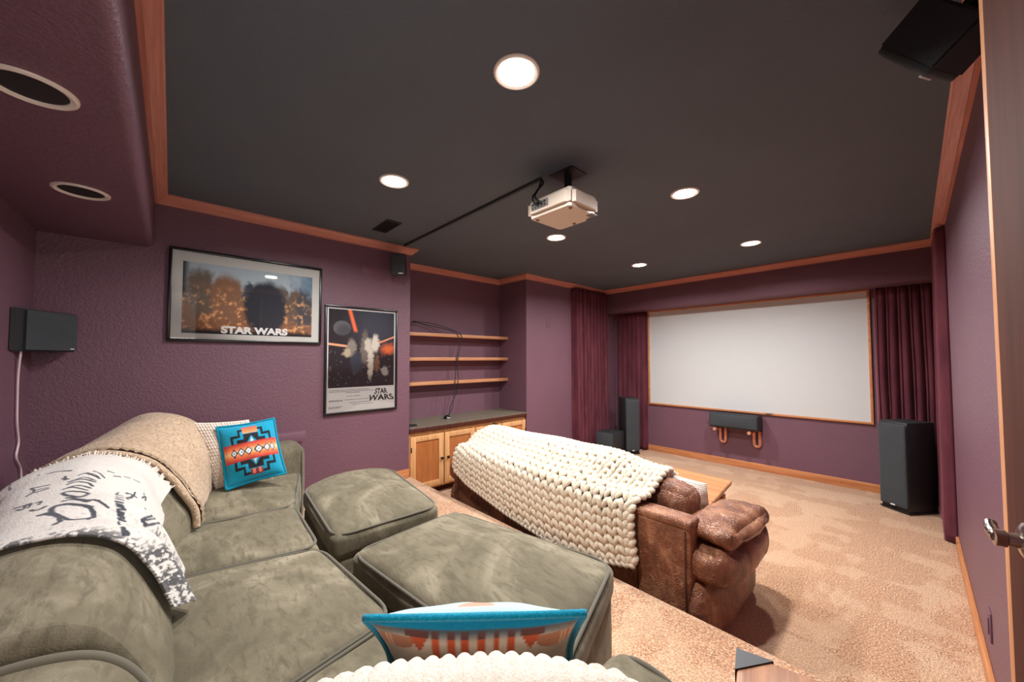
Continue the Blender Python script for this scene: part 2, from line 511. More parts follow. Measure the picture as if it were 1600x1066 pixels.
crown('trim_2', (XA, YE), (XA, YA), (1, 0), M['crown_y'], 0, 1)
crown('trim_3', (XA, YA), (XP, YA), (0, -1), M['crown_x'], 1, -1)
crown('trim_4', (XP, YA), (XP, YH), (1, 0), M['crown_y'], -1, 1)
crown('trim_5', (XP, YH), (XR, YH), (0, -1), M['crown_x'], 1, 1)
crown('trim_6', (XR, YSO), (XR, YH), (-1, 0), M['crown_y'], 1, 1)
crown('trim_7', (XP, YSO), (XR, YSO), (0, 1), M['crown_x'], 1, 1)
# baseboards
struct('baseboard_front', B(-2.75, XR-.016, YS-.016, YS, 0, .085, bev=.004), M['base_x'])
struct('baseboard_right', B(XR-.016, XR, YP+.002, 4.2, 0, .085, bev=.004), M['base_y'])
struct('baseboard_left', B(XP, XP+.016, .70, YE-.002, ZP, ZP+.085, bev=.004), M['base_y'])

# ------------------------------------------------------------------ recessed lights
def can_light(loc, label, lit, r=.085):
    t = thing('recessed_light', label, 'ceiling light', loc, group='lit recessed ceiling lights' if lit else 'unlit recessed soffit lights')
    bm = bmesh.new(); lathe(bm, [(r*.78, .004), (r*.80, -.004), (r*.92, -.008), (r, -.005), (r+.002, .002)], n=40)
    obj('trim_ring', bm, M['white'], t, world=False)
    bm = bmesh.new()
    if lit:
        lathe(bm, [(.0, -.004), (r*.5, -.0045), (r*.79, -.002), (r*.79, .003)], n=40); obj('lens', bm, M['lens'], t, world=False)
        ld = bpy.data.lights.new('lamp', 'AREA'); ld.shape = 'DISK'; ld.size = r*1.5; ld.energy = LAMP_W; ld.color = LAMP_COL; ld.spread = math.radians(160)
        lo = bpy.data.objects.new('lamp', ld); COL.objects.link(lo); lo.parent = t; lo.location = (0, 0, -.012)
    else:
        lathe(bm, [(.0, .0022), (r*.3, .0022), (r*.79, -.0005)], n=40); obj('baffle', bm, M['baffle'], t, world=False)
    return t
for (x, y), lab in zip([(-.976, .924), (-2.086, .961), (-.974, 2.418), (-2.104, 2.469), (-.994, 3.925), (-2.089, 3.899)],
        ['lit recessed ceiling light nearest the viewer, largest of the six', 'lit recessed ceiling light over the framed posters, in front of the cable channel',
         'lit recessed ceiling light to the right of the projector', 'lit recessed ceiling light just below and behind the projector',
         'lit recessed ceiling light above the right half of the projection screen', 'smallest lit recessed ceiling light, above the screen\'s left half']):
    can_light((x, y, H), lab, True)
can_light((-1.564, -.29, ZS), 'unlit white ringed soffit light nearer the viewer, cut by the picture edge', False)
can_light((-2.393, -.299, ZS), 'unlit white ringed soffit light nearer the posters', False)
# unseen area light added outside the doorway to fill the near end
ld = bpy.data.lights.new('doorway_fill', 'AREA'); ld.shape = 'RECTANGLE'; ld.size = .7; ld.size_y = 1.9; ld.energy = FILL_W; ld.color = (1, .92, .86)
lo = bpy.data.objects.new('doorway_fill', ld); COL.objects.link(lo); lo.location = (.95, .02, 1.35); lo.rotation_euler = (0, PI/2, 0)

# ------------------------------------------------------------------ door beside the viewer
d = bpy.data.objects.new('door_1', None); COL.objects.link(d); d.location = (.203, .238, ZP+.01); d['kind'] = 'structure'
d['label'] = 'open reddish brown wooden door at the right edge'
ang = math.atan2(.752, -.113)
d.rotation_euler = (0, 0, ang)                      # local +x runs along the leaf to its free edge
LW = .757
obj('door_panel', B(0, LW-.016, -.04, 0, 0, 2.03, bev=.002), M['door'], d, world=False)
obj('door_edge', B(LW-.016, LW, -.04, .0005, 0, 2.03, bev=.002), M['dooredge'], d, world=False)
h = obj('door_handle', lathe(bmesh.new(), [(.0, .0), (.026, .0), (.026, .006), (.02, .010), (.010, .012), (.009, .022), (.012, .024), (.012, .034), (.0, .036)], (LW-.10, 0, .862), 'Y'), M['chrome'], d, world=False)
bm = bmesh.new(); tube(bm, smooth_path([(LW-.10, .029, .862), (LW-.090, .030, .863), (LW-.075, .030, .866), (LW-.062, .028, .870)], 5), [.009]*5+[.008]*5+[.007]*6, 12)
obj('lever', bm, M['chrome'], h, world=False)

# ------------------------------------------------------------------ wall plates, vent, ledge
def plate(name, c, axis, label, cat, w=.075, hh=.118, toggle=True):
    x, y, z = c; bm = bmesh.new(); t = thing(name, label, cat, c)
    if axis == 'X+': box(bm, x, x+.006, y-w/2, y+w/2, z-hh/2, z+hh/2, bev=.002)
    if axis == 'X-': box(bm, x-.006, x, y-w/2, y+w/2, z-hh/2, z+hh/2, bev=.002)
    if axis == 'Y-': box(bm, x-w/2, x+w/2, y-.006, y, z-hh/2, z+hh/2, bev=.002)
    obj('cover_plate', bm, M['wall_smooth'], t)
    if toggle:
        bm = bmesh.new()
        if axis == 'X+': box(bm, x+.006, x+.010, y-.016, y+.016, z-.033, z+.033, bev=.001)
        if axis == 'X-': box(bm, x-.010, x-.006, y-.016, y+.016, z-.033, z+.033, bev=.001)
        if axis == 'Y-': box(bm, x-.016, x+.016, y-.010, y-.006, z-.033, z+.033, bev=.001)
        obj('insert', bm, M['wall_smooth'], t)
plate('wall_plate', (XP, 1.265, 2.195), 'X+', 'purple painted wall plate high beside the small speaker above the posters', 'wall plate', toggle=False)
plate('light_switch', (XP, 3.70, 1.85), 'X+', 'purple painted plate on the column beside the shelves', 'wall plate')
plate('wall_outlet', (-1.875, YS, .56), 'Y-', 'purple painted outlet beside the centre speaker under the screen', 'outlet')
plate('wall_outlet', (XR, 2.51, .27), 'X-', 'purple painted outlet low on the right wall by the door', 'outlet')
t = thing('ceiling_vent', 'small black ceiling vent near the crown above the posters', 'vent', (-2.84, 1.25, H))
obj('vent_frame', B(-2.99, -2.69, 1.19, 1.31, H-.008, H, bev=.002), M['ceil_flat'], t)
for k in range(5): obj('louver', xf(B(-.13, .13, -.008, .008, -.002, .002), (-2.84, 1.206+k*.022, H-.011), (.5, 0, 0)), M['black'], t)
solo('wall_ledge', B(XP, XP+.10, .20, .777, .74, .815, bev=.004), M['wall_smooth'], 'short purple painted ledge on the wall behind the teal pillow', 'ledge')

# ------------------------------------------------------------------ posters
def picture_bm(w, hh, fn, nx, ny):
    u, v = np.meshgrid(np.linspace(0, 1, nx), np.linspace(0, 1, ny), indexing='ij')
    c = fn(u, v); P = np.stack([0*u, u*w-w/2, v*hh-hh/2], -1)
    return grid_bm(P, cols=c)
def fbm(u, v, s, seed=0):
    out = np.zeros_like(u); it = np.nditer(u, flags=['multi_index'])
    for _ in it:
        i = it.multi_index
        out[i] = noise.fractal(Vector((u[i]*s+seed, v[i]*s, seed)), 1., 2., 4)
    return out
def blend(c, k, col): return c*(1-k[..., None])+np.array(col)*k[..., None]
def ss(x, a, b): 
    t = np.clip((x-a)/(b-a), 0, 1); return t*t*(3-2*t)
def ell(u, v, cx, cy, rx, ry, soft=.25):
    return 1-ss(np.sqrt(((u-cx)/rx)**2+((v-cy)/ry)**2), 1-soft, 1+soft)
def art1(u, v):
    n = fbm(u*1.9, v, 5, 3); n2 = fbm(u*1.9, v, 14, 8)
    c = np.zeros(u.shape+(3,))+np.array(lin(148, 158, 164))
    c = blend(c, ss(u+n*.1, .75, 1.), lin(88, 112, 132)); c = blend(c, 1-ss(u, 0, .06), lin(38, 36, 40))
    c = blend(c, 1-ss(v+n*.12, .42, .62), lin(120, 80, 56))
    for cx, cy, rx, ry, col in [(.12, .55, .10, .36, (92, 78, 66)), (.30, .52, .12, .34, (118, 84, 62)), (.46, .60, .05, .2, (50, 56, 66)),
                                (.84, .48, .08, .30, (90, 72, 60)), (.92, .46, .06, .32, (62, 60, 64)), (.72, .5, .06, .28, (84, 74, 66))]:
        c = blend(c, ell(u+n*.05, v+n2*.05, cx, cy, rx, ry), lin(*col))
    c = blend(c, ell(u, v+n*.04, .60, .42, .17, .42, .12), lin(32, 34, 42))
    hi = ss(n2+.5*n, .05, .75)*(1-ell(u, v, .60, .45, .16, .5))*ss(1-v, .25, .5)
    c = blend(c, hi*.75, lin(214, 156, 104))
    c = np.clip(c*1.6, 0, .9)
    c = blend(c, (1-ss(v, .02, .10)), lin(30, 25, 27))
    return c
def art2(u, v):
    n = fbm(u, v*1.4, 6, 21); n2 = fbm(u, v*1.4, 18, 2)
    c = np.zeros(u.shape+(3,))+np.array(lin(34, 28, 32))
    c = blend(c, ell(u, v, .72, .85, .35, .3, .8)*.6, lin(76, 80, 92))
    st = (n2 > .52); c = blend(c, st*.5*(v < .5), lin(120, 110, 104))
    c = blend(c, ell(u, v, .19, .76, .125, .095, .05)*.9, lin(96, 94, 98)); c = blend(c, ell(u, v, .22, .72, .11, .08, .4)*.5, lin(40, 38, 42))
    dd = (u-.33)+(v-.9)*.33
    c = blend(c, (1-ss(np.abs(dd), .012, .04))*ss(v, .70, .74), lin(228, 112, 70))
    c = blend(c, (1-ss(np.abs(v-.535+.1*(u-.2)), .008, .018))*(u < .3), lin(240, 170, 130))
    c = blend(c, (1-ss(np.abs(v-.60-.35*(u-.8)), .006, .016))*(u > .72), lin(240, 160, 120))
    c = blend(c, ell(u+n*.06, v+n*.05, .91, .50, .10, .07, .7), lin(220, 110, 60))
    c = c*1.25
    for cx, cy, rx, ry, col in [(.33, .50, .07, .12, (150, 138, 128)), (.40, .32, .09, .14, (60, 64, 76)), (.53, .5, .07, .22, (128, 116, 106)), (.58, .55, .05, .1, (216, 206, 192)),
                                (.69, .57, .06, .12, (226, 216, 202)), (.62, .33, .045, .2, (222, 210, 194)), (.26, .44, .05, .05, (200, 178, 150)), (.72, .3, .04, .12, (140, 96, 66)), (.85, .2, .06, .06, (176, 170, 166))]:
        c = blend(c, ell(u+n2*.03, v+n*.04, cx, cy, rx, ry, .3), lin(*col))
    return c
def poster(label, c, w, hh, tilt, frame_w, mat_w, art, kind):
    t = thing('framed_poster', label, 'framed poster', c)
    t.rotation_euler = (tilt, 0, 0)
    bm = bmesh.new(); fw = frame_w; d0, d1 = .002, .026
    for y0, y1, z0, z1 in ((-w/2, w/2, hh/2-fw, hh/2), (-w/2, w/2, -hh/2, -hh/2+fw), (-w/2, -w/2+fw, -hh/2+fw, hh/2-fw), (w/2-fw, w/2, -hh/2+fw, hh/2-fw)):
        box(bm, d0, d1, y0, y1, z0, z1, bev=.004)
    obj('frame', bm, M['black_gloss'], t, world=False)
    obj('backing_board', B(.002, .012, -w/2+fw*.5, w/2-fw*.5, -hh/2+fw*.5, hh/2-fw*.5), M['mat_board'] if kind == 1 else M['paper'], t, world=False)
    iw, ih = w-2*fw-2*mat_w[0], hh-2*fw-2*mat_w[0]
    oz = -.014 if kind == 1 else 0
    if kind == 1:
        bm = picture_bm(iw, ih, art, 190, 110); xf(bm, (.0125, 0, oz))
        p = obj('print', bm, M['print_'], t, world=False)
        bm = text_bm('STAR WARS', .072, .0038, 0, 'CENTER', 1.0)
        fit(bm, -.235*iw, .285*iw, -ih/2+oz+.006, -ih/2+oz+.058, .0135); obj('lettering', bm, M['ink_white'], p, 0, world=False)
    else:
        ah = ih*.775
        bm = picture_bm(iw, ah, art, 110, 140); xf(bm, (.0125, 0, ih/2-ah/2))
        p = obj('print', bm, M['print_'], t, world=False)
        bms = []
        for body, y0, y1, z0, z1 in (('STAR', iw/2-.185, iw/2-.055, .122, .172), ('WARS', iw/2-.225, iw/2-.018, .064, .116)):
            b = text_bm(body, .09, .0022, .0, 'LEFT', 1.05); fit(b, y0, y1, -ih/2+z0, -ih/2+z1, .0135); bms.append(b)
        bm = join(*bms); cy_ = iw/2-.122
        for vv in bm.verts: vv.co.y = cy_+(vv.co.y-cy_)*(1+.22*(-ih/2+.116-vv.co.z)/.052)   # the logo spreads towards its foot
        obj('lettering', bm, M['ink_black'], p, 0, world=False)
        rows = []                                  # rows of tiny credits, printed grey on the white band
        for z_, a_, b_ in [(.172, .02, .60), (.160, .02, .66), (.148, .25, .45), (.118, .27, .45), (.088, .02, .20), (.080, .02, .19), (.088, .24, .40), (.088, .42, .58), (.062, .30, .62), (.046, .35, .66), (.034, .02, .2), (.024, .02, .18)]:
            y = a_
            while y < b_: l = random.uniform(.01, .035); rows.append((z_, y, y+l)); y += l+.007
        def band(u, v):
            c = np.zeros(u.shape+(3,))+np.array(lin(240, 237, 235)); zz = v*(ih-ah-.002)
            for z_, y0, y1 in rows: c[(np.abs(zz-z_) < .0026) & (u > y0) & (u < y1)] = lin(128, 122, 124)
            return c
        bm = picture_bm(iw, ih-ah-.002, band, 150, 110); xf(bm, (.0125, 0, -ih/2+(ih-ah-.002)/2)); obj('credit_band', bm, M['print_'], p, 0, world=False)
    obj('glass', B(.0165, .0185, -w/2+fw*.8, w/2-fw*.8, -hh/2+fw*.8, hh/2-fw*.8), M['glass'], t, 0, world=False)
    return t
poster('large wide framed poster with grey mat and bronze picture reading STAR WARS', (XP, .436, 1.803), .925, .625, .0, .018, (.053,), art1, 1)
poster('upright black framed film poster with white lower band beside the shelves', (XP, 1.243, 1.366), .632, .92, .002, .018, (.012,), art2, 2)

# ------------------------------------------------------------------ small speakers
def badge(bm, c, w, h_, axis):
    return bm
def corner_speaker():
    t = thing('surround_speaker', 'black wedge shaped surround speaker high in the left corner with white cord', 'speaker', (-3.1, YB, 1.41))
    poly = [(-2.90, YB+.002), (-2.985, -.545), (-3.20, -.400), (-3.285, -.430), (-3.285, YB+.002)]
    bm = bmesh.new(); prism(bm, poly, 1.412, 1.625, 'Z'); bmesh.ops.bevel(bm, geom=bm.edges[:], offset=.004, segments=2, affect='EDGES')
    obj('cabinet', bm, M['blackvinyl'], t)
    a, b = Vector((-2.985, -.545, 0)), Vector((-3.20, -.400, 0)); tdir = (b-a).normalized(); nn = Vector((-tdir.y, tdir.x, 0))
    if nn.x < 0: nn = -nn
    q = [a+tdir*.006, b-tdir*.006, b-tdir*.006+nn*.012, a+tdir*.006+nn*.012]
    bm = bmesh.new(); prism(bm, [(p.x, p.y) for p in q], 1.420, 1.618, 'Z'); obj('grille', bm, M['grille'], t)
    p = b-tdir*.02+nn*.0125
    bm = bmesh.new(); prism(bm, [(p.x, p.y), (p.x-tdir.x*.02, p.y-tdir.y*.02), (p.x-tdir.x*.02+nn.x*.002, p.y-tdir.y*.02+nn.y*.002), (p.x+nn.x*.002, p.y+nn.y*.002)], 1.426, 1.431, 'Z')
    obj('badge', bm, M['badge'], t)
corner_speaker()
bm = bmesh.new()
tube(bm, smooth_path([(-3.02, -.553, 1.412), (-3.03, -.56, 1.30), (-3.045, -.562, 1.17), (-3.06, -.562, 1.05), (-3.10, -.562, .95), (-3.07, -.562, .88), (-3.16, -.562, .80), (-3.17, -.56, .70)], 6), .0045, 8)
solo('speaker_cord', bm, M['cord_white'], 'white cord hanging from the corner speaker down behind the sofa', 'cord')

def cube_speaker(label, c, rot, wall, bracket):
    t = thing('satellite_speaker', label, 'speaker', c)
    t.rotation_euler = rot
    # local: front faces -y, upright z
    bm = bmesh.new(); prism(bm, [(-.062, -.06), (.062, -.06), (.052, .065), (-.052, .065)], -.098, .098, 'Z')
    bmesh.ops.bevel(bm, geom=bm.edges[:], offset=.006, segments=2, affect='EDGES'); obj('cabinet', bm, M['blackvinyl'], t, world=False)
    bm = softbox(.058, .012, .094, .010, (0, .006, 0), 10); xf(bm, (0, -.064, 0)); obj('grille', bm, M['grille'], t, world=False)
    obj('badge', B(.006, .046, -.0835, -.078, -.080, -.071, bev=.001), M['badge'], t, world=False)
    bm = bmesh.new(); lathe(bm, [(.0, .060), (.014, .060), (.014, .078), (.0, .080)], (0, 0, 0), 'Y', 16)
    tube(bm, [(0, .072, 0), bracket], .008, 10); obj('mount', bm, M['black'], t, world=False)
    return t
def inv_local(c, rot, p):
    from mathutils import Euler
    return tuple(Euler(rot, 'XYZ').to_matrix().inverted() @ (Vector(p)-Vector(c)))
c, r = (-3.185, 1.525, 2.238), (.22, 0, math.radians(52))
cube_speaker('small black speaker on the poster wall beside the alcove', c, r, XP, inv_local(c, r, (XP+.002, 1.52, 2.26)))
c, r = (.075, 1.56, 2.27), (.62, 0, math.radians(-118))
cube_speaker('small black speaker high on the right wall at the top corner', c, r, XR, inv_local(c, r, (XR-.002, 1.60, 2.30)))

# ------------------------------------------------------------------ projector + cable channel
t = thing('projector', 'cream ceiling projector hanging from a black mount', 'projector', (-1.35, 1.66, H))
zb = 2.178
poly = [(-1.505, 1.52), (-1.485, 1.495), (-1.20, 1.497), (-1.175, 1.52), (-1.172, 1.735), (-1.20, 1.765), (-1.25, 1.765), (-1.27, 1.79), (-1.47, 1.795), (-1.50, 1.77)]
bm = bmesh.new(); prism(bm, poly, zb, zb+.102, 'Z'); bmesh.ops.bevel(bm, geom=bm.edges[:], offset=.020, segments=4, affect='EDGES')
obj('body', bm, M['projector'], t)
pp = obj('port_panel', B(-1.455, -1.33, 1.490, 1.4965, zb+.034, zb+.074, bev=.002), M['grey'], t)
bm = bmesh.new()
for k in range(5):
    for q in range(2):
        if (k, q) != (3, 1): box(bm, -1.45+k*.023, -1.45+k*.023+.013, 1.487, 1.4905, zb+.040+q*.017, zb+.040+q*.017+.009)
obj('port', bm, M['black'], pp)
bm = bmesh.new(); lathe(bm, [(.0, .0), (.034, .0), (.034, .02), (.028, .024), (.0, .02)], (-1.38, 1.785, zb+.055), 'Y', 24); obj('lens_barrel', bm, M['black'], t)
obj('vent_grille', B(-1.23, -1.185, 1.70, 1.745, zb-.002, zb+.002), M['grey'], t)
for x, y in ((-1.46, 1.55), (-1.22, 1.55), (-1.35, 1.75)):
    bm = bmesh.new(); lathe(bm, [(.0, -.006), (.009, -.006), (.011, 0), (.0, .002)], (x, y, zb), 'Z', 14); obj('foot', bm, M['grey'], t)
bm = B(-1.41, -1.25, 1.60, 1.74, H-.006, H, bev=.002); obj('ceiling_plate', bm, M['black'], t)
bm = bmesh.new(); lathe(bm, [(.0, H-.005), (.022, H-.005), (.022, zb+.112), (.0, zb+.112)], (-1.33, 1.67, 0), 'Z', 18)
for dx in (-1, 1):
    for dy in (-1, 1): tube(bm, [(-1.33, 1.67, zb+.125), (-1.33+dx*.09, 1.66+dy*.08, zb+.101)], .006, 8)
obj('mount_arm', bm, M['blackmetal'], t)
solo('cable_channel', B(-3.20, -1.46, 1.572, 1.592, H-.016, H, bev=.003), M['ceil_flat'], 'long black cable channel along the ceiling to the projector', 'cable channel')
bm = bmesh.new()
tube(bm, smooth_path([(-1.46, 1.58, H-.010), (-1.43, 1.565, H-.05), (-1.445, 1.53, 2.34), (-1.425, 1.49, 2.292), (-1.40, 1.472, 2.262), (-1.375, 1.478, 2.238), (-1.37, 1.489, 2.232)], 6), .006, 8)
tube(bm, smooth_path([(-1.455, 1.58, H-.012), (-1.46, 1.55, H-.09), (-1.455, 1.51, 2.31), (-1.43, 1.478, 2.262), (-1.405, 1.480, 2.235), (-1.40, 1.489, 2.229)], 6), .005, 8)
solo('projector_cable', bm, M['cord'], 'black cables looping from the cable channel into the projector', 'cable')

# ------------------------------------------------------------------ alcove shelves + cabinet
for z, lab in ((1.66, 'topmost of the three wooden alcove shelves'), (1.388, 'middle one of the three wooden alcove shelves'), (1.118, 'lowest wooden alcove shelf, just above the cabinet')):
    t = thing('wall_shelf', lab, 'shelf', (XA, (YE+YA)/2, z), group='alcove shelves')
    obj('shelf_board', B(XA, XA+.16, YE+.002, YA-.002, z-.018, z, bev=.003), M['shelf'], t)
    obj('front_edge', B(XA+.16, XA+.178, YE+.002, YA-.002, z-.036, z+.002, bev=.003), M['shelf'], t)
    obj('cleat', B(XA, XA+.13, YA-.020, YA-.002, z-.05, z-.0185, bev=.002), M['wall_smooth'], t)
ZC = .705
t = thing('countertop', 'grey slate countertop with brown edge on the alcove cabinet', 'countertop', (-3.55, 2.49, .66))
obj('slab', B(XA, XP+.005, YE+.004, YA-.004, ZC-.012, ZC), M['counter'], t)
obj('edge_band', B(XA, XP+.012, YE+.004, YA-.004, ZC-.05, ZC-.0125, bev=.003), M['door'], t)
t = thing('base_cabinet', 'pine base cabinet with four panelled doors in the alcove', 'cabinet', (-3.56, 2.49, 0))
XF = XP-.022
obj('carcass', B(XA+.002, XF-.02, YE+.006, YA-.006, .075, ZC-.052), M['pine_z'], t)
obj('toe_kick', B(XA+.01, XF-.07, YE+.01, YA-.01, 0, .075), M['door'], t)
bm = B(XF-.02, XF, YE+.006, YA-.006, ZC-.085, ZC-.0515, bev=.002); box(bm, XF-.02, XF, YE+.006, YA-.006, .075, .10, bev=.002)
W4 = (YA-YE-.012)/4
for y in (YE+.006, YE+.006+2*W4-.02, YA-.006-.04): box(bm, XF-.0195, XF-.0005, y, y+.04, .10, ZC-.085)
obj('face_frame', bm, M['pine_z'], t)
for k in range(4):
    y0 = YE+.012+k*W4+.018*(k % 2 == 0)*.5; y1 = YE+.006+(k+1)*W4-.008
    bm = bmesh.new(); z0, z1, s = .095, ZC-.09, .055; x0, x1 = XF+.001, XF+.019
    box(bm, x0, x1, y0, y0+s, z0, z1, bev=.003); box(bm, x0, x1, y1-s, y1, z0, z1, bev=.003)
    box(bm, x0, x1-.0005, y0+s, y1-s, z1-s, z1, bev=.002); box(bm, x0, x1-.0005, y0+s, y1-s, z0, z0+s, bev=.002)
    dd = obj('door', bm, M['pine_z'], t)
    obj('door_panel', B(x0, x0+.008, y0+s-.004, y1-s+.004, z0+s-.004, z1-s+.004), M['panel'], dd)
    ky = y1-.03 if k % 2 == 0 else y0+.03
    obj('knob', lathe(bmesh.new(), [(.0, 0), (.008, 0), (.007, .012), (.015, .018), (.013, .028), (.0, .030)], (x1, ky, .36), 'X', 16), M['black'], dd)
    hy = y0+.006 if k % 2 == 0 else y1-.006
    obj('hinge', B(x1-.001, x1+.003, hy-.006, hy+.006, z1-.15, z1-.10, bev=.001), M['black'], dd)
t = thing('infrared_receiver', 'small black dome gadget on the slate countertop', 'gadget', (-3.62, 2.24, ZC))
bm = bmesh.new(); lathe(bm, [(.0, 0), (.036, 0), (.038, .012), (.030, .028), (.014, .038), (.0, .040)], (-3.55, 2.28, ZC), 'Z', 24); obj('housing', bm, M['black_gloss'], t)
obj('sensor', B(-3.517, -3.511, 2.262, 2.298, ZC+.008, ZC+.016), M['badge'], t)
solo('remote_control', B(-3.42, -3.36, YE+.03, YE+.12, ZC, ZC+.016, bev=.004), M['black'], 'small black remote at the left end of the countertop', 'remote')
bm = bmesh.new()
xw = XA+.008
fx = XA+.186
tube(bm, smooth_path([(xw, 1.76, 2.02), (xw, 1.75, 1.86), (xw, 1.80, 1.74), (xw+.03, 1.95, 1.78), (xw+.08, 2.20, 1.75), (fx-.01, 2.44, 1.685), (fx+.004, 2.49, 1.60), (fx+.004, 2.48, 1.48), (fx+.003, 2.46, 1.36), (fx+.003, 2.45, 1.22), (fx+.003, 2.44, 1.10), (fx+.01, 2.42, .95), (fx+.05, 2.37, .80), (-3.59, 2.29, ZC+.010)], 6), .0045, 8)
tube(bm, smooth_path([(xw, 2.0, 1.80), (xw+.08, 2.25, 1.77), (fx-.006, 2.505, 1.675), (fx+.004, 2.525, 1.58), (fx+.004, 2.49, 1.42), (fx+.003, 2.475, 1.30), (fx+.003, 2.485, 1.12), (fx-.01, 2.46, .96), (fx-.03, 2.40, .82), (fx-.02, 2.38, ZC+.006)], 6), .004, 8)
solo('shelf_cable', bm, M['cord'], 'black cables trailing down the alcove across the three shelves', 'cable')

# ------------------------------------------------------------------ screen, centre speaker
x0, x1, z0, z1, fw = -2.722, -.293, .690, 2.090, .022
t = thing('projection_screen', 'wide white projection screen in a thin wooden frame', 'screen', (-1.5, YS, .69))
obj('screen_fabric', B(x0+fw*.5, x1-fw*.5, YS-.012, YS-.002, z0+fw*.5, z1-fw*.5), M['screen'], t, 0)
for nm, a in (('rail', (x0, x1, z1-fw, z1)), ('rail', (x0, x1, z0, z0+fw)), ('stile', (x0, x0+fw, z0+fw, z1-fw)), ('stile', (x1-fw, x1, z0+fw, z1-fw))):
    obj(nm, B(a[0], a[1], YS-.028, YS-.001, a[2], a[3], bev=.004), M['base_x'], t)
t = thing('center_speaker', 'long black centre speaker resting on two copper brackets', 'speaker', (-1.53, 5.2, .50))
bm = bmesh.new(); prism(bm, [(5.105, .515), (5.115, .505), (5.30, .50), (5.30, .672), (5.13, .690), (5.105, .680)], -1.805, -1.265, 'X')
bmesh.ops.bevel(bm, geom=bm.edges[:], offset=.005, segments=2, affect='EDGES'); obj('cabinet', bm, M['blackvinyl'], t)
bm = softbox(.262, .010, .078, .009, (0, .012, 0), 12); xf(bm, (-1.535, 5.102, .597)); obj('grille', bm, M['grille'], t)
for xx, lab in ((-1.725, 'left copper U bracket under the centre speaker'), (-1.345, 'right copper U bracket under the centre speaker')):
    bm = bmesh.new()
    tube(bm, smooth_path([(xx-.012, 5.085, .480), (xx-.012, 5.20, .480), (xx-.012, 5.285, .474), (xx-.012, 5.30, .42), (xx-.012, 5.302, .35), (xx-.006, 5.302, .31), (xx+.018, 5.302, .293), (xx+.042, 5.302, .31), (xx+.048, 5.302, .36), (xx+.048, 5.302, .44), (xx+.048, 5.306, .478)], 6), .0195, 12)
    solo('pipe_bracket', bm, M['copper'], lab, 'bracket', 'copper brackets under the centre speaker')

# ------------------------------------------------------------------ floor speakers
def tower(label, fl, fr, depth, hgt):
    a, b = Vector((*fl, 0)), Vector((*fr, 0)); w = (b-a).length; rz = math.atan2(b.y-a.y, b.x-a.x)
    t = thing('tower_speaker', label, 'speaker', ((a+b)/2), rz, group='tower speakers')
    obj('cabinet', B(-w/2, w/2, .014, depth, .02, hgt, bev=.008), M['blackvinyl'], t, world=False)
    bm = softbox(w/2-.002, .014, hgt/2-.035, .012, (0, .004, 0), 12); xf(bm, (0, .004, hgt/2+.012)); obj('grille', bm, M['grille'], t, world=False)
    bm = B(-w/2-.006, w/2+.006, .0, depth+.006, .008, .022, bev=.004); obj('plinth', bm, M['black'], t, world=False)
    for sx in (-1, 1):
        for yy in (.03, depth-.03):
            bm = bmesh.new(); lathe(bm, [(.0, 0), (.012, 0), (.014, .006), (.012, .010), (.0, .010)], (sx*(w/2-.02), yy, 0), 'Z', 12); obj('foot', bm, M['black'], t, world=False)
    obj('badge', B(-.018, .018, -.017, -.012, .052, .064, bev=.001), M['badge'], t, world=False)
tower('tall black tower speaker to the right of the screen', (-.245, 4.885), (-.065, 4.755), .30, .80)
tower('tall black tower speaker to the left of the screen, behind the subwoofer', (-2.815, 4.815), (-2.700, 4.975), .26, .80)
t = thing('subwoofer', 'squat black subwoofer on the carpet before the left curtain', 'speaker', (-2.98, 4.64, 0))
obj('cabinet', B(-3.115, -2.845, 4.515, 4.80, .012, .335, bev=.006), M['blackvinyl'], t)
obj('grille', B(-3.109, -2.851, 4.494, 4.5145, .02, .329, bev=.005), M['grille'], t)
for x in (-3.09, -2.87):
    for y in (4.54, 4.78): obj('foot', lathe(bmesh.new(), [(.0, 0), (.014, 0), (.012, .012), (.0, .012)], (x, y, 0), 'Z', 12), M['black'], t)
obj('badge', B(-2.985, -2.960, 4.490, 4.4945, .036, .046, bev=.001), M['badge'], t)

# ------------------------------------------------------------------ curtains
def curtain(label, a, b, nrm, z0, z1, folds, amp, seed, flare=1.25, puddle=0., trail=0.):
    a, b, nn = Vector((*a, 0)), Vector((*b, 0)), Vector((*nrm, 0)); L = (b-a).length
    nu, nv = folds*14, 40; P = np.zeros((nu, nv, 3)); rs = random.Random(seed); ph = [rs.uniform(-.5, .5) for _ in range(folds+2)]
    for i in range(nu):
        s = i/(nu-1)
        for j in range(nv):
            v = j/(nv-1); z = z1+(z0-z1)*v
            warp = .35*noise.noise(Vector((s*folds*.7+seed, v*1.3, seed)))
            th = 2*PI*(s*folds+warp*v)
            k = amp*(.55+.45*v)*(1+.5*noise.noise(Vector((s*folds*.5, v*.8, seed+9))))
            o = k*(1.6*abs(math.sin(th/2+.4*math.sin(th)))**.8-.8+.30*math.sin(2*th+1.1+seed))
            o += puddle*max(0, (v-.93)/.07)**2
            c = a+(b-a)*s; wv = (flare-1)*(s-.5)*L*v
            d_ = (b-a).normalized()
            e_ = min(1, s/.035, (1-s)/.035)
            p = c+d_*(wv+.35*k*math.cos(th))*e_+nn*(o+amp*1.25)*e_
            P[i, j] = (p.x, p.y, max(z, z0)+trail*math.sin(s*5)*(v > .98)*0)
    bm = grid_bm(P)
    o = solo('curtain', bm, M['velvet'], label, 'curtain', 'burgundy velvet curtains around the screen', smooth=80)
    md = o.modifiers.new('thick', 'SOLIDIFY'); md.thickness = .004
    return o
curtain('burgundy velvet curtain along the left wall behind the subwoofer', (XP+.004, 4.19), (XP+.004, 5.04), (1, 0), .012, 2.372, 10, .042, 3, 1.0)
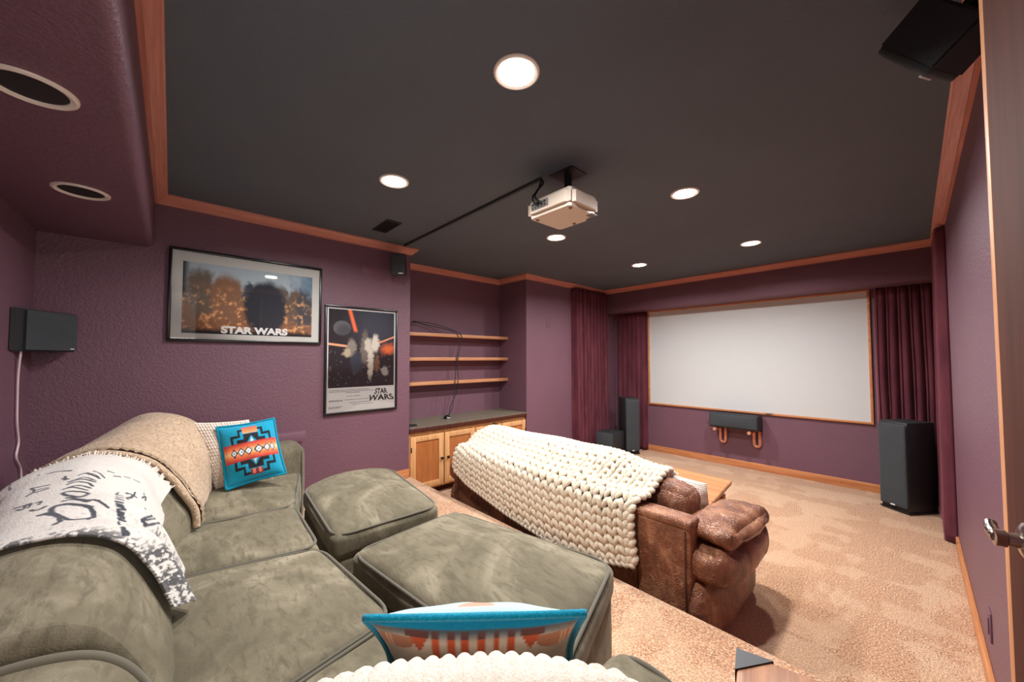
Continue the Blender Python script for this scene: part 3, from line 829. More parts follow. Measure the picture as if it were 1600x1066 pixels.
curtain('burgundy velvet curtain behind the left tower speaker, beside the screen', (-3.22, YS-.004), (-2.745, YS-.004), (0, -1), .010, 2.085, 6, .036, 11, 1.0)
curtain('burgundy velvet curtain behind the right tower speaker, beside the screen', (-.262, YS-.004), (.135, YS-.004), (0, -1), .010, 2.085, 5, .034, 23, 1.0)
curtain('burgundy velvet curtain gathered along the right wall, nearest the viewer', (XR-.002, 5.03), (XR-.002, 4.27), (-1, 0), .010, 2.372, 6, .027, 31, 1.0)

# ================================================================== THE SECTIONAL
def loop_quad(quad, cr, z, k=6, inset=0.):
    """closed rounded loop along a quad's edge"""
    q = [np.array(p, float) for p in quad]; c = sum(q)/len(q)
    q = [c+(p-c)*(1-inset) for p in q]; out = []
    m = len(q)
    for i in range(m):
        p, a, b = q[i], q[i-1], q[(i+1) % m]
        d0 = (a-p)/np.linalg.norm(a-p); d1 = (b-p)/np.linalg.norm(b-p)
        p0, p1 = p+d0*cr, p+d1*cr
        for j in range(k+1):
            t_ = j/k; pt = (1-t_)**2*p0+2*t_*(1-t_)*p+t_**2*p1; out.append((pt[0], pt[1], z))
        nx = b-d1*cr
        for j in range(1, 8):
            pt = p1+(nx-p1)*j/8; out.append((pt[0], pt[1], z))
    return out
P_CR = .085
def cushion_on(root, quad, z0, z1, dome, seed, name='seat_cushion', r=.03, wr=.006, swell=0.):
    q = np.array(quad, float); a = .5*np.linalg.norm((q[1]+q[2]-q[0]-q[3])/2); b = .5*np.linalg.norm((q[3]+q[2]-q[0]-q[1])/2)
    bm = softbox(a, b, (z1-z0)/2, r, (.012, .012, dome), 26, quad, wr, 4.5, seed, .8, swell)
    bmesh.ops.translate(bm, verts=bm.verts, vec=(0, 0, (z0+z1)/2))
    c = obj(name, bm, M['suede'], root, 60)
    bm = bmesh.new(); lq = list(quad)
    if swell:
        m_ = (q[0]+q[3])/2; d_ = m_-(q[1]+q[2])/2; lq.append(tuple(m_+d_/np.linalg.norm(d_)*swell*.93))
    tube(bm, loop_quad(lq, P_CR, z1-.003, 6, .012), .0055, 7, True)
    obj('piping', bm, M['piping'], c, 80)
    return c
def ottoman(label, quad, z1, seed, swell=0.):
    q = np.array(quad, float); c = q.mean(0)
    t = thing('ottoman', label, 'ottoman', (c[0], c[1], ZP), group='olive ottomans')
    qq = c+(q-c)*.985; a = .5*np.linalg.norm(q[1]-q[0]); b = .5*np.linalg.norm(q[3]-q[0])
    hh = (z1-.095-ZP)/2
    bm = softbox(a, b, hh, .03, (.006, .006, 0), 16, qq, .004, 7, seed, 1., swell); bmesh.ops.translate(bm, verts=bm.verts, vec=(0, 0, ZP+hh+.001))
    obj('base', bm, M['suede'], t, 60)
    cushion_on(t, quad, z1-.105, z1, .052, seed, swell=swell)
ottoman('large olive ottoman nearest the viewer, between the sectional and the knit blanket', [(-1.50, .53), (-.56, .635), (-.765, 1.215), (-1.56, 1.05)], .62, 3)
ottoman('smaller olive ottoman farther off, against the purple poster wall side', [(-2.42, .580), (-1.67, .52), (-1.665, 1.03), (-2.46, 1.13)], .62, 9, .15)

sec = thing('sectional_sofa', 'olive suede sectional sofa with thick back cushions along the rear wall', 'sofa', (-1.6, 0, ZP))
bm = bmesh.new(); prism(bm, [(-2.80, -.52), (-.46, -.52), (-.46, .49), (-1.05, .47), (-1.62, .43), (-2.16, .46), (-2.80, .62)], ZP+.03, .435, 'Z')
bmesh.ops.bevel(bm, geom=[e for e in bm.edges], offset=.012, segments=2, affect='EDGES'); obj('base', bm, M['suede'], sec)
bm = bmesh.new()
for x in (-2.7, -1.6, -.55):
    for y in (-.42, .38):
        f_ = bmesh.new(); lathe(f_, [(.0, ZP), (.025, ZP), (.03, ZP+.04), (.0, ZP+.04)], (x, y, 0), 'Z', 12); obj('foot', f_, M['black'], sec)
bm.free()
for k, q in enumerate([[(-2.80, -.12), (-2.262, -.12), (-2.172, .49), (-2.80, .655)], [(-2.255, -.12), (-1.768, -.12), (-1.636, .46), (-2.165, .488)],
                       [(-1.762, -.12), (-.925, -.12), (-1.052, .505), (-1.628, .458)], [(-.918, -.12), (-.47, -.12), (-.47, .525), (-1.045, .51)]]):
    cushion_on(sec, q, .43, .62, .028 if k else .055, 20+k*7)
# arms
for x0, x1, y1, zt in ((-3.10, -2.805, .685, .785), (-.462, -.285, .74, .755)):
    bm = softbox((x1-x0)/2, (y1+.5)/2, (zt-ZP-.02)/2, .045, (.012, .012, .018), 16, None, .005, 6, x0)
    bmesh.ops.translate(bm, verts=bm.verts, vec=((x0+x1)/2, (y1-.5)/2, (zt+ZP+.02)/2)); a_ = obj('arm', bm, M['suede'], sec, 60)
    bm = bmesh.new(); w = x1-x0
    tube(bm, smooth_path([(x0+.006, y1-.02, .32), (x0+.008, y1-.02, zt-.10), (x0+.03, y1-.022, zt-.022), (x0+w*.5, y1-.022, zt-.004), (x1-.03, y1-.022, zt-.022), (x1-.008, y1-.02, zt-.10), (x1-.006, y1-.02, .32)], 8), .0065, 7)
    obj('piping', bm, M['piping'], a_, 80)
# back cushions: one section curve (Y, Z) that changes along X
BK = [(-.70, [(.02, .60), (.02, .66), (-.01, .76), (-.05, .835), (-.11, .875), (-.19, .885), (-.27, .885), (-.35, .85), (-.42, .76), (-.46, .58)]),
      (-1.15, [(.02, .60), (.02, .66), (-.01, .76), (-.05, .845), (-.10, .90), (-.18, .925), (-.27, .92), (-.35, .88), (-.42, .77), (-.46, .58)]),
      (-1.45, [(.02, .58), (.01, .66), (-.02, .75), (-.06, .84), (-.10, .90), (-.16, .935), (-.23, .945), (-.30, .93), (-.38, .85), (-.44, .74), (-.46, .58)]),
      (-1.90, [(.01, .60), (.0, .70), (-.02, .79), (-.06, .90), (-.11, .965), (-.18, 1.012), (-.25, 1.012), (-.33, .98), (-.41, .88), (-.45, .76), (-.47, .58)]),
      (-2.15, [(.085, .60), (.085, .70), (.05, .78), (.0, .86), (-.07, .95), (-.17, .99), (-.26, .975), (-.34, .935), (-.42, .84), (-.47, .60)]),
      (-2.70, [(.16, .60), (.165, .75), (.155, .87), (.11, .97), (.05, 1.025), (-.03, 1.05), (-.10, 1.045), (-.20, .99), (-.30, .91), (-.42, .75), (-.47, .60)])]
def resample(pts, n):
    p = np.array([tuple(q) for q in smooth_path([(a, b, 0) for a, b in pts], 8)])[:, :2]
    d = np.r_[0, np.cumsum(np.linalg.norm(np.diff(p, axis=0), axis=1))]
    s_ = np.linspace(0, d[-1], n); return np.stack([np.interp(s_, d, p[:, 0]), np.interp(s_, d, p[:, 1])], -1)
NB = 60
BKR = [(x, resample(p, NB)) for x, p in BK]
def back_profile(x):
    if x >= BKR[0][0]: return BKR[0][1]
    for (xa, pa), (xb, pb) in zip(BKR, BKR[1:]):
        if x >= xb:
            k = (xa-x)/(xa-xb); k = k*k*(3-2*k); return pa*(1-k)+pb*k
    return BKR[-1][1]
def back_cushion(xa, xb, seed, zs=1.):
    n = 30; rows = []
    for t_ in np.r_[np.sin(np.linspace(-PI/2, PI/2, n))]:
        x = (xa+xb)/2+(xb-xa)/2*t_; p = back_profile(x).copy(); p[:, 1] = .58+(p[:, 1]-.58)*zs; c = np.array([p[:, 0].mean(), .72])
        s_ = 1-.10*abs(t_)**5; p = c+(p-c)*s_
        for j in range(NB):
            w_ = .010*noise.noise(Vector((x*4+seed, p[j, 0]*4, p[j, 1]*4)))+.006*noise.noise(Vector((x*10+seed, p[j, 0]*9, p[j, 1]*3)))
            v_ = p[j]-c; p[j] += v_/np.linalg.norm(v_)*w_
        rows.append(np.c_[np.full(NB, x), p])
    def cap(r, sg):
        out = []; c = r.mean(0); c[2] = .72
        for s_, dx in ((.85, .010), (.55, .018), (.2, .022), (.01, .023)):
            q = c+(r-c)*s_; q[:, 0] = r[:, 0]+sg*dx; out.append(q)
        return out
    P = np.array(cap(rows[0], -1)[::-1]+rows+cap(rows[-1], 1))
    bm = grid_bm(P, closed_v=True); bmesh.ops.remove_doubles(bm, verts=bm.verts, dist=1e-4); bmesh.ops.recalc_face_normals(bm, faces=bm.faces)
    o = obj('back_cushion', bm, M['suede'], sec, 60)
    for r in ([rows[4]] if zs < 1 else [rows[0]] if xa < -1.7 and xb > -1.1 else [rows[0], rows[-1]]):
        bm = bmesh.new(); tube(bm, [tuple(q) for q in r], .011 if zs < 1 else .007, 7); obj('piping', bm, M['piping'], o, 80)
for k, (a_, b_) in enumerate([(-1.045, -.47), (-1.74, -1.06), (-2.22, -1.77), (-2.79, -2.245)]): back_cushion(a_, b_, k*5, .87 if k == 0 else 1.)

# ------------------------------------------------------------------ throws on the sectional
def drape(X0, X1, nu, nv, start, endz, off, wr, seed, fold=None):
    """cloth lying over the back cushions. start(u): rear limit in Y; endz(u): height where the front hem hangs"""
    P = np.zeros((nu, nv, 3))
    for i in range(nu):
        u = i/(nu-1); x = X0+(X1-X0)*u; p = back_profile(x)[::-1]          # rear -> front
        zt = p[:, 1].argmax()
        f0 = np.interp(start(u), p[:zt+1, 0], np.arange(zt+1)) if True else 0
        fr = p[zt:]; f1 = zt+np.interp(-endz(u), -fr[:, 1], np.arange(len(fr)))
        for j in range(nv):
            v = j/(nv-1); k = f0+(f1-f0)*v; a0 = int(min(k, NB-2)); q = p[a0]+(p[a0+1]-p[a0])*(k-a0)
            tg = p[min(a0+2, NB-1)]-p[max(a0-1, 0)]; tg = tg/np.linalg.norm(tg); nn = np.array([-tg[1], tg[0]])
            if nn[1]+nn[0]*.8 < 0: nn = -nn
            o = off+wr*(noise.noise(Vector((x*7+seed, v*5, seed)))+.5*noise.noise(Vector((x*19, v*9+seed, 1))))
            if fold: o += fold(u, v)
            P[i, j] = (x, q[0]+nn[0]*o, q[1]+nn[1]*o)
    return P
def cloth(bm, th):
    me = bm; g = bmesh.ops.solidify(bm, geom=bm.faces[:], thickness=th); return bm

def wthrow_end(u):
    return float(np.interp(u, [0, .25, .5, .58, .66, .80, .90, 1.0], [.84, .815, .80, .77, .70, .655, .66, .70]))
def wthrow_fold(u, v):
    k = max(0, (u-.52)/.2); k = min(1, k)*ss(np.array(v), .45, .8)
    return float(k*(.020*(1+math.sin((u-.55)*26-1.2))))
STROKES = [(7, [(0.7132, 0.4709), (0.6899, 0.4815), (0.6899, 0.5079), (0.7054, 0.5291), (0.7209, 0.5503), (0.7442, 0.5608), (0.7752, 0.5608), (0.8217, 0.5503), (0.845, 0.5238), (0.8295, 0.5026), (0.7752, 0.4762), (0.7287, 0.4709), (0.7054, 0.4709)]),
    (7, [(0.7519, 0.4444), (0.7519, 0.4603), (0.7752, 0.4762)]),
    (6, [(0.7752, 0.4762), (0.845, 0.4921), (0.8837, 0.4868)]),
    (5, [(0.7519, 0.4444), (0.7442, 0.4709), (0.8295, 0.5026)]),
    (5, [(0.7209, 0.545), (0.7209, 0.5608)]),
    (5, [(0.8527, 0.5503), (0.7752, 0.5608), (0.7597, 0.5608)]),
    (4, [(0.6589, 0.4974), (0.6589, 0.5238), (0.6899, 0.5503), (0.6744, 0.5556), (0.6822, 0.5767)]),
    (4, [(0.6744, 0.5661), (0.6899, 0.5767), (0.7209, 0.5979)]),
    (5, [(0.5891, 0.5291), (0.5814, 0.5503), (0.5969, 0.5714), (0.6202, 0.5767), (0.6434, 0.545), (0.6202, 0.5291), (0.5891, 0.5291)]),
    (4, [(0.5504, 0.5397), (0.5426, 0.5661), (0.5814, 0.5979)]),
    (4, [(0.5039, 0.5556), (0.4884, 0.582), (0.5116, 0.6138), (0.5349, 0.619)]),
    (4, [(0.5426, 0.5503), (0.5271, 0.582), (0.5581, 0.6138)]),
    (4, [(0.4806, 0.5556), (0.4651, 0.5873), (0.4961, 0.6296)]),
    (3, [(0.4264, 0.5714), (0.4109, 0.5926), (0.4574, 0.6349)]),
    (3, [(0.4109, 0.5873), (0.4419, 0.6243)]),
    (3, [(0.4729, 0.5661), (0.4496, 0.5926), (0.4806, 0.6296)]),
    (3, [(0.3798, 0.6085), (0.4109, 0.6349), (0.4419, 0.6508)]),
    (3, [(0.4031, 0.5926), (0.4264, 0.619), (0.4574, 0.6402)]),
    (4, [(0.6357, 0.5185), (0.6589, 0.5344), (0.6822, 0.5556)]),
    (5, [(0.4574, 0.4497), (0.4651, 0.4974)]),
    (4, [(0.4961, 0.4656), (0.4961, 0.5026)]),
    (4, [(0.5194, 0.4709), (0.5116, 0.5026)]),
    (4, [(0.5271, 0.4497), (0.5039, 0.4656), (0.4496, 0.4497)]),
    (4, [(0.6047, 0.4127), (0.6124, 0.4233), (0.6124, 0.4339), (0.6434, 0.418), (0.6279, 0.4074)]),
    (4, [(0.6124, 0.4339), (0.6124, 0.4444), (0.6434, 0.4286)]),
    (5, [(0.6744, 0.4286), (0.6899, 0.4392), (0.6744, 0.4603)]),
    (4, [(0.6202, 0.455), (0.6202, 0.4656), (0.6434, 0.4497)]),
    (4, [(0.155, 0.291), (0.093, 0.3016), (0.0078, 0.3016), (0.3411, 0.3651)]),
    (3, [(0.4419, 0.3651), (0.4264, 0.3757)]),
    (4, [(0.4264, 0.5291), (0.4496, 0.5503)]),
    (4, [(0.4109, 0.5344), (0.4496, 0.5397)]),
    (4, [(0.3178, 0.4762), (0.3566, 0.5344)]),
    (5, [(0.3566, 0.5344), (0.3566, 0.5397)]),
    (3, [(0.0, 0.3704), (0.3023, 0.4392)]),
    (3, [(0.3101, 0.4603), (0.3256, 0.4762)]),
    (5, [(0.5194, 0.7407), (0.5039, 0.7619), (0.4961, 0.7937)]),
    (5, [(0.5039, 0.7619), (0.5194, 0.7672), (0.6124, 0.6931)]),
    (4, [(0.4574, 0.7831), (0.5039, 0.7778)]),
    (4, [(0.4574, 0.8201), (0.4186, 0.836), (0.4496, 0.8413)]),
    (3, [(0.4031, 0.8201), (0.4186, 0.8254)]),
    (5, [(0.5349, 0.8307), (0.5504, 0.8413), (0.7054, 0.709), (0.7209, 0.7196), (0.7132, 0.7354), (0.5194, 0.9153), (0.4961, 0.9101)]),
    (4, [(0.7054, 0.709), (0.7054, 0.7196), (0.5349, 0.873)]),
    (4, [(0.5891, 0.7884), (0.5116, 0.8519)]),
    (4, [(0.4031, 0.6772), (0.3876, 0.6984)]),
    (3, [(0.3643, 0.7143), (0.3411, 0.7407)]),
    (3, [(0.3256, 0.7566), (0.3101, 0.7884)]),
    (3, [(0.5736, 0.6878), (0.5426, 0.7037)]),
    (3, [(0.3566, 0.6508), (0.3643, 0.672)]),
    (5, [(0.5891, 0.6772), (0.5736, 0.709)]),
    (5, [(0.6357, 0.6402), (0.6124, 0.6772)]),
    (5, [(0.6589, 0.6243), (0.6589, 0.6402)]),
    (5, [(0.6822, 0.619), (0.6822, 0.6349)]),
    (5, [(0.6977, 0.619), (0.6977, 0.6349)]),
    (5, [(0.7054, 0.619), (0.7054, 0.6402)]),
    (5, [(0.7209, 0.6243), (0.7132, 0.6402)]),
    (5, [(0.7287, 0.6243), (0.7287, 0.6402)]),
    (5, [(0.7364, 0.6296), (0.7364, 0.6402)]),
    (5, [(0.7442, 0.6296), (0.7442, 0.6455)]),
    (5, [(0.7597, 0.6296), (0.7519, 0.6455)]),
    (5, [(0.7674, 0.6296), (0.7597, 0.6508)]),
    (5, [(0.8062, 0.6243), (0.8295, 0.6349)]),
    (3, [(0.5736, 0.6878), (0.9225, 0.6296)]),
    (7, [(0.938, 0.6455), (0.969, 0.672), (0.9535, 0.6667), (0.9612, 0.672)])]
nu, nv = 300, 340
P = drape(-2.03, -1.36, nu, nv, lambda u: -.445, wthrow_end, .017, .006, 4, wthrow_fold)
DEV_THROW = P
U, V = np.meshgrid(np.linspace(0, 1, nu), np.linspace(0, 1, nv), indexing='ij')
sp = fbm(U*6, V*8, 9, 5); sp2 = fbm(U*2, V*3, 3, 12)
C = np.zeros((nu, nv, 3))+np.array(lin(206, 200, 194))
C = blend(C, ss(sp2, .05, .5)*.25, lin(196, 188, 182))
hem = np.maximum(ss(U, .64, .76)*ss(V, .68, .80), ss(U, .93, .99)*.8)
C = blend(C, np.clip(ss(sp+.8*sp2+.9*hem-.55, .05, .35)*hem*1.1, 0, .92), lin(44, 46, 54))
C = blend(C, ss(sp, .34, .5)*.35*ss(U, .5, .9), lin(120, 112, 108))
def gp(u, v):
    a_, b_ = u*(nu-1), v*(nv-1); i, j = int(min(a_, nu-2)), int(min(b_, nv-2)); a_ -= i; b_ -= j
    return P[i, j]*(1-a_)*(1-b_)+P[i+1, j]*a_*(1-b_)+P[i+1, j+1]*a_*b_+P[i, j+1]*(1-a_)*b_
ink = np.zeros((nu, nv))
for wd, pts in STROKES:                                     # dark script woven into the cloth
    if len(pts) > 2: pts = [(p[0], p[1]) for p in smooth_path([(a_, b_, 0) for a_, b_ in pts], 4)]
    w_ = wd*.00075; Q = [gp(min(max(a_, 0), 1), min(max(b_, 0), 1)) for a_, b_ in pts]
    for A_, B_ in zip(Q, Q[1:]):
        d_ = B_-A_; L2 = max(1e-9, d_@d_); t_ = np.clip(((P-A_)@d_)/L2, 0, 1); ds = np.linalg.norm(P-A_-t_[..., None]*d_, axis=-1)
        ink = np.maximum(ink, 1-ss(ds+.0012*sp, w_*.8, w_*1.35))
C = blend(C, ink*.95, lin(30, 38, 54))
t = thing('throw_blanket', 'white throw blanket with dark script and fringe over the sectional back', 'blanket', (-1.7, -.2, .95))
bm = grid_bm(P, cols=C); bmesh.ops.recalc_face_normals(bm, faces=bm.faces)
bo = obj('cloth', bm, M['throw'], t, 80)
md = bo.modifiers.new('thick', 'SOLIDIFY'); md.thickness = .006; md.offset = 0
bm = bmesh.new(); rs = random.Random(2)
for k in range(170):
    j = int(k/170*(nv-1)); p0 = Vector(P[0, j]); nrm = Vector((0, p0.y+.2, p0.z-.7)).normalized()
    dx, dz = rs.uniform(-.030, -.012), rs.uniform(-.006, .010); sd = rs.uniform(-.010, .010)
    tube(bm, [p0+Vector((.004, 0, 0)), p0+Vector((dx*.5, sd*.4, 0))+nrm*(.006+dz), p0+Vector((dx, sd, 0))+nrm*dz*.5], [.0022, .0026, .0012], 5)
obj('fringe', bm, [M['throw_fringe'] if 'throw_fringe' in M else M['waffle']], t, 0)

def bthrow_end(u): return float(np.interp(u, [0, .12, .4, .8, 1], [.705, .69, .675, .665, .66]))
t = thing('sherpa_throw', 'beige sherpa throw blanket over the corner cushion, behind the cream pillow', 'blanket', (-2.5, 0, 1.0))
P = drape(-2.80, -2.085, 60, 90, lambda u: -.40, bthrow_end, .020, .010, 17)
bm = grid_bm(P); bmesh.ops.recalc_face_normals(bm, faces=bm.faces); bo = obj('cloth', bm, M['sherpa'], t, 80)
md = bo.modifiers.new('thick', 'SOLIDIFY'); md.thickness = .016; md.offset = 0
bm = bmesh.new(); e = [tuple(p) for p in P[-1]]; tube(bm, e, .0135, 8); obj('hem', bm, M['sherpa'], t, 80)
Q = P[-7:-2].copy(); c_ = np.array([0, -.15, .7])
for i in range(Q.shape[0]):
    for j in range(Q.shape[1]):
        d_ = Q[i, j]*np.array([0, 1, 1])-c_; d_ /= np.linalg.norm(d_); Q[i, j] += d_*(.016+.004*math.sin(j*1.9+i*1.57))
bm = grid_bm(Q); obj('braid_trim', bm, M['sherpatrim'], t, 80)

# ------------------------------------------------------------------ pillows
def pillow(c00, c10, c11, c01, th, n=64, pinch=.06, front=None, back=None, relief=None, flange=.0, pw=.55):
    c00, c10, c11, c01 = [np.array(c, float) for c in (c00, c10, c11, c01)]
    N = np.cross(c10-c00, c01-c00); N /= np.linalg.norm(N)
    t_ = np.sin(np.linspace(-PI/2, PI/2, n))*.35+np.linspace(-1, 1, n)*.65
    U, V = np.meshgrid(t_, t_, indexing='ij')
    a = U*(1-pinch*(1-V*V)); b = V*(1-pinch*(1-U*U)); s, q = ((a+1)/2)[..., None], ((b+1)/2)[..., None]
    Bp = c00*(1-s)*(1-q)+c10*s*(1-q)+c11*s*q+c01*(1-s)*q
    Uf, Vf = np.clip(U/(1-flange), -1, 1), np.clip(V/(1-flange), -1, 1)
    hgt = th*(np.clip((1-Uf**2)*(1-Vf**2), 0, 1))**pw
    wrk = np.array([[noise.noise(Vector((U[i, j]*2.2+c00[0]*9, V[i, j]*2.2, c00[1]*7))) for j in range(n)] for i in range(n)])
    hf = hgt*(1+.16*wrk)+(.003 if flange else 0); hb = hgt*(1-.16*wrk)+(.003 if flange else 0)
    edge = (np.abs(U) > .999) | (np.abs(V) > .999)
    if relief is not None:
        r = relief(U, V)*np.clip((1-np.abs(U))*14, 0, 1)*np.clip((1-np.abs(V))*14, 0, 1); hf = hf+r; hb = hb+r
    hf[edge] = 0; hb[edge] = 0
    A = Bp+N*hf[..., None]; Bk = Bp-N*hb[..., None]
    cf = front(U, V) if front else None; cb = back(U, V) if back else None
    b1 = grid_bm(A, cols=cf); b2 = grid_bm(Bk[:, ::-1], cols=cb[:, ::-1] if cb is not None else None)
    bm = join(b1, b2); bmesh.ops.remove_doubles(bm, verts=bm.verts, dist=2e-5); bmesh.ops.recalc_face_normals(bm, faces=bm.faces)
    return bm
def stack(U): return np.zeros(U.shape+(3,))
def teal_front(U, V):
    c = stack(U)+np.array(lin(0, 140, 172)); A = np.abs(U); Y = np.abs(V)
    def put(m, col): c[m] = lin(*col)
    U2 = U-.04
    AU = np.abs(U2); o = ((AU < .70) & (Y < .58)) | ((AU < .44) & (Y < .78)); i_ = ((AU < .62) & (Y < .50)) | ((AU < .36) & (Y < .70))
    put(o & ~i_, (18, 20, 30))
    put((np.abs(U2) < .50) & (Y < .42), (24, 24, 32))
    put((np.abs(U2) < .27) & (Y < .60), (24, 24, 32))
    put((np.abs(U2) < (.52-Y)*.75) & (Y > .2), (0, 140, 172)); put((np.abs(U2) < (.46-Y)*.4) & (Y > .2), (200, 210, 214))
    k = np.clip((V-.60)/.28, 0, 1); m = (np.abs(U2) < .26) & (V > .62) & (V < .86)
    c[m] = (np.array(lin(236, 148, 92))*(1-k[..., None])+np.array(lin(222, 74, 62))*k[..., None])[m]
    put((np.abs(U2) < .22) & (V < -.62) & (V > -.82), (126, 48, 62)); put((np.abs(np.abs(U2)-.10) < .05) & (V < -.62) & (V > -.78), (220, 120, 92))
    band = (Y < .29) & (A < .94); k = np.clip(Y/.29, 0, 1)[..., None]
    g = np.where(k < .45, np.array(lin(244, 200, 140))*(1-k/.45)+np.array(lin(232, 116, 70))*(k/.45), np.array(lin(232, 116, 70))*(1-(k-.45)/.55)+np.array(lin(176, 44, 50))*((k-.45)/.55))
    fl = (np.sin(U*90) > .2)[..., None]; g = np.where(fl, g, g*.86)
    c[band] = g[band]
    for cx, w in ((-.62, .11), (-.38, .15), (-.14, .15), (.22, .19), (.52, .13), (.72, .10)):
        d = np.abs(U-cx)/w+Y/.16; put(d < 1, (52, 58, 70)); put(d < .62, (226, 232, 232)); put(d < .22, (60, 96, 120))
    return c
def teal_back(U, V): return stack(U)+np.array(lin(0, 128, 160))
t = thing('throw_pillow', 'teal pillow with red band and black geometric design on the sectional', 'pillow', (-2.62, .37, .64))
def toward(pts, k): return [tuple(np.array([0, 0, CAMZ])+(np.array(p)-np.array([0, 0, CAMZ]))*k) for p in pts]
tc = toward([(-2.575, .238, .652), (-2.565, .522, .688), (-2.70, .478, 1.005), (-2.70, .198, .983)], .955)
obj('cover', pillow(*tc, .062, 96, .05, teal_front, teal_back, None, .05), M['pillowprint'], t, 80)
def edge_tube(c, pinch, r, n=24):
    c = [np.array(k, float) for k in c]; pts = []
    for side in range(4):
        for j in range(n):
            w_ = -1+2*j/n; U, V = [(w_, -1), (1, w_), (-w_, 1), (-1, -w_)][side]
            a = U*(1-pinch*(1-V*V)); b = V*(1-pinch*(1-U*U)); s, q = (a+1)/2, (b+1)/2
            pts.append(tuple(c[0]*(1-s)*(1-q)+c[1]*s*(1-q)+c[2]*s*q+c[3]*(1-s)*q))
    bm = bmesh.new(); tube(bm, pts, r, 6, True); return bm
M['tealedge'] = fabric('teal_edge_felt', lin(0, 142, 172), lin(0, 112, 142), 150, .4)
obj('piping', edge_tube(tc, .05, .006), M['tealedge'], t, 80)
def waffle_relief(nx, ny, amp):
    return lambda U, V: amp*(np.abs(np.sin(U*nx*PI/2))**.7*np.abs(np.sin(V*ny*PI/2))**.45)
solo('waffle_pillow', pillow(*toward([(-2.66, .20, .645), (-2.65, .47, .65), (-2.78, .36, 1.0), (-2.78, .045, 1.02)], .955), .065, 130, .05, None, None, waffle_relief(24, 20, .009), 0, .6), M['waffle'],
     'cream waffle pillow leaning behind the teal pillow on the sectional', 'pillow', origin=(-2.7, .3, .64))
def aztec_front(U, V):
    c = stack(U)+np.array(lin(206, 192, 172)); A = np.abs(U)
    V0 = V; V = (V-.52)*2.0; c = blend(c, ss(V, .42, .74), lin(70, 88, 96)); c = blend(c, ss(A, .55, .85)*.6, lin(118, 104, 90))
    def put(m, col): c[m] = lin(*col)
    for cx in (-.36, -.22, -.08, .06, .20, .34): put((np.abs(U-cx) < .034) & (V < .56), (196, 88, 48)); 
    for cx in (-.36, -.22, -.08, .06, .20, .34): put((np.abs(U-cx) < .034) & (V >= .56) & (V < .74), (92, 62, 60))
    for sg in (-1, 1):
        put((np.abs(U-sg*.52) < .085*(np.clip((V-.05)/.5, 0, 1))) & (V < .58), (188, 82, 46)); put((np.abs(U-sg*.53) < .12) & (V > .56) & (V < .74), (92, 58, 52))
        e = ((U-sg*.82)/.26)**2+((V-.50)/.62)**2; put((e < 1) & (V < .52) & (A > .58), (170, 112, 80))
        put((e < 1) & (V < .52) & (A > .58) & (np.sin(U*150) > .55), (206, 160, 124))
    put((A > .93) | (V0 > .90), (0, 124, 158)); return c
def aztec_back(U, V):
    c = stack(U)+np.array(lin(176, 218, 214)); c[(np.abs(U) > .93) | (V > .93)] = lin(0, 124, 158)
    m = (np.abs(U) < (V-.45)*.5) & (V < .85); c[m] = lin(212, 150, 130)
    m = (np.abs(U) > .5) & (np.abs(U) < .7) & (V < .3); c[m] = lin(196, 88, 48); return c
t = thing('throw_pillow', 'teal edged woven pillow with orange bars at the bottom edge', 'pillow', (-.66, .52, .66))
ac = [(-.865, .40, .655), (-.575, .72, .655), (-.465, .63, .855), (-.77, .30, .845)]
obj('cover', pillow(*ac, .055, 96, .05, aztec_front, aztec_back, None, .05), M['pillowprint'], t, 80)
obj('piping', edge_tube(ac, .05, .007), M['tealedge'], t, 80)
solo('waffle_pillow', pillow((-.74, .225, .645), (-.42, .60, .645), (-.318, .580, .838), (-.685, .160, .835), .080, 150, -.02, None, None, waffle_relief(19, 13, .010), 0, .5), M['waffle'],
     'chunky cream waffle pillow in front, at the bottom edge before the teal edged pillow', 'pillow', origin=(-.55, .4, .65))

# ------------------------------------------------------------------ side table at the bottom edge
t = thing('side_table', 'small wooden side table with black iron corner by the sofa arm', 'table', (-.27, .90, ZP), math.radians(14))
tw, td, tz = .235, .30, .75-ZP
obj('tabletop', B(0, tw, -td, 0, tz-.03, tz, bev=.003), M['sidetable'], t, world=False)
bm = bmesh.new()
k = .062
v1 = [bm.verts.new((a, b, c)) for c in (tz-.033, tz+.003) for a, b in ((-.003, .003), (k, .003), (-.003, -k))]
for f_ in ((0, 2, 1), (3, 4, 5), (0, 1, 4, 3), (1, 2, 5, 4), (2, 0, 3, 5)): bm.faces.new([v1[i] for i in f_])
bmesh.ops.recalc_face_normals(bm, faces=bm.faces); obj('corner_bracket', bm, M['blackmetal'], t, 0, world=False)
for x in (.012, tw-.037):
    for y in (-td+.012, -.037): obj('leg', B(x, x+.025, y, y+.025, 0, tz-.031, bev=.002), M['blackmetal'], t, world=False)

# ================================================================== LEATHER SOFA
ls = thing('leather_sofa', 'brown leather sofa seen from behind on the lower floor, under the knit blanket', 'sofa', (-1.75, 2.2, 0))
X0, X1 = -2.76, -.75
bm = softbox((X1-X0)/2, .055, .265, .02, (0, .008, 0), 18, None, .004, 5, 2); bmesh.ops.translate(bm, verts=bm.verts, vec=((X0+X1)/2, 1.90, .295)); obj('back_panel', bm, M['leather'], ls, 60)
bm = softbox((X1-X0)/2+.004, .064, .022, .016, (0, 0, .004), 18, None, .003, 6, 4); bmesh.ops.translate(bm, verts=bm.verts, vec=((X0+X1)/2, 1.905, .560)); obj('top_rail', bm, M['leather'], ls, 60)
for x in (X0+.08, X1-.27, X1-.02):
    bm = bmesh.new(); tube(bm, [(x, 1.842, .06), (x, 1.838, .30), (x, 1.842, .535)], .0035, 6); obj('seam', bm, M['leather_dark'], ls)
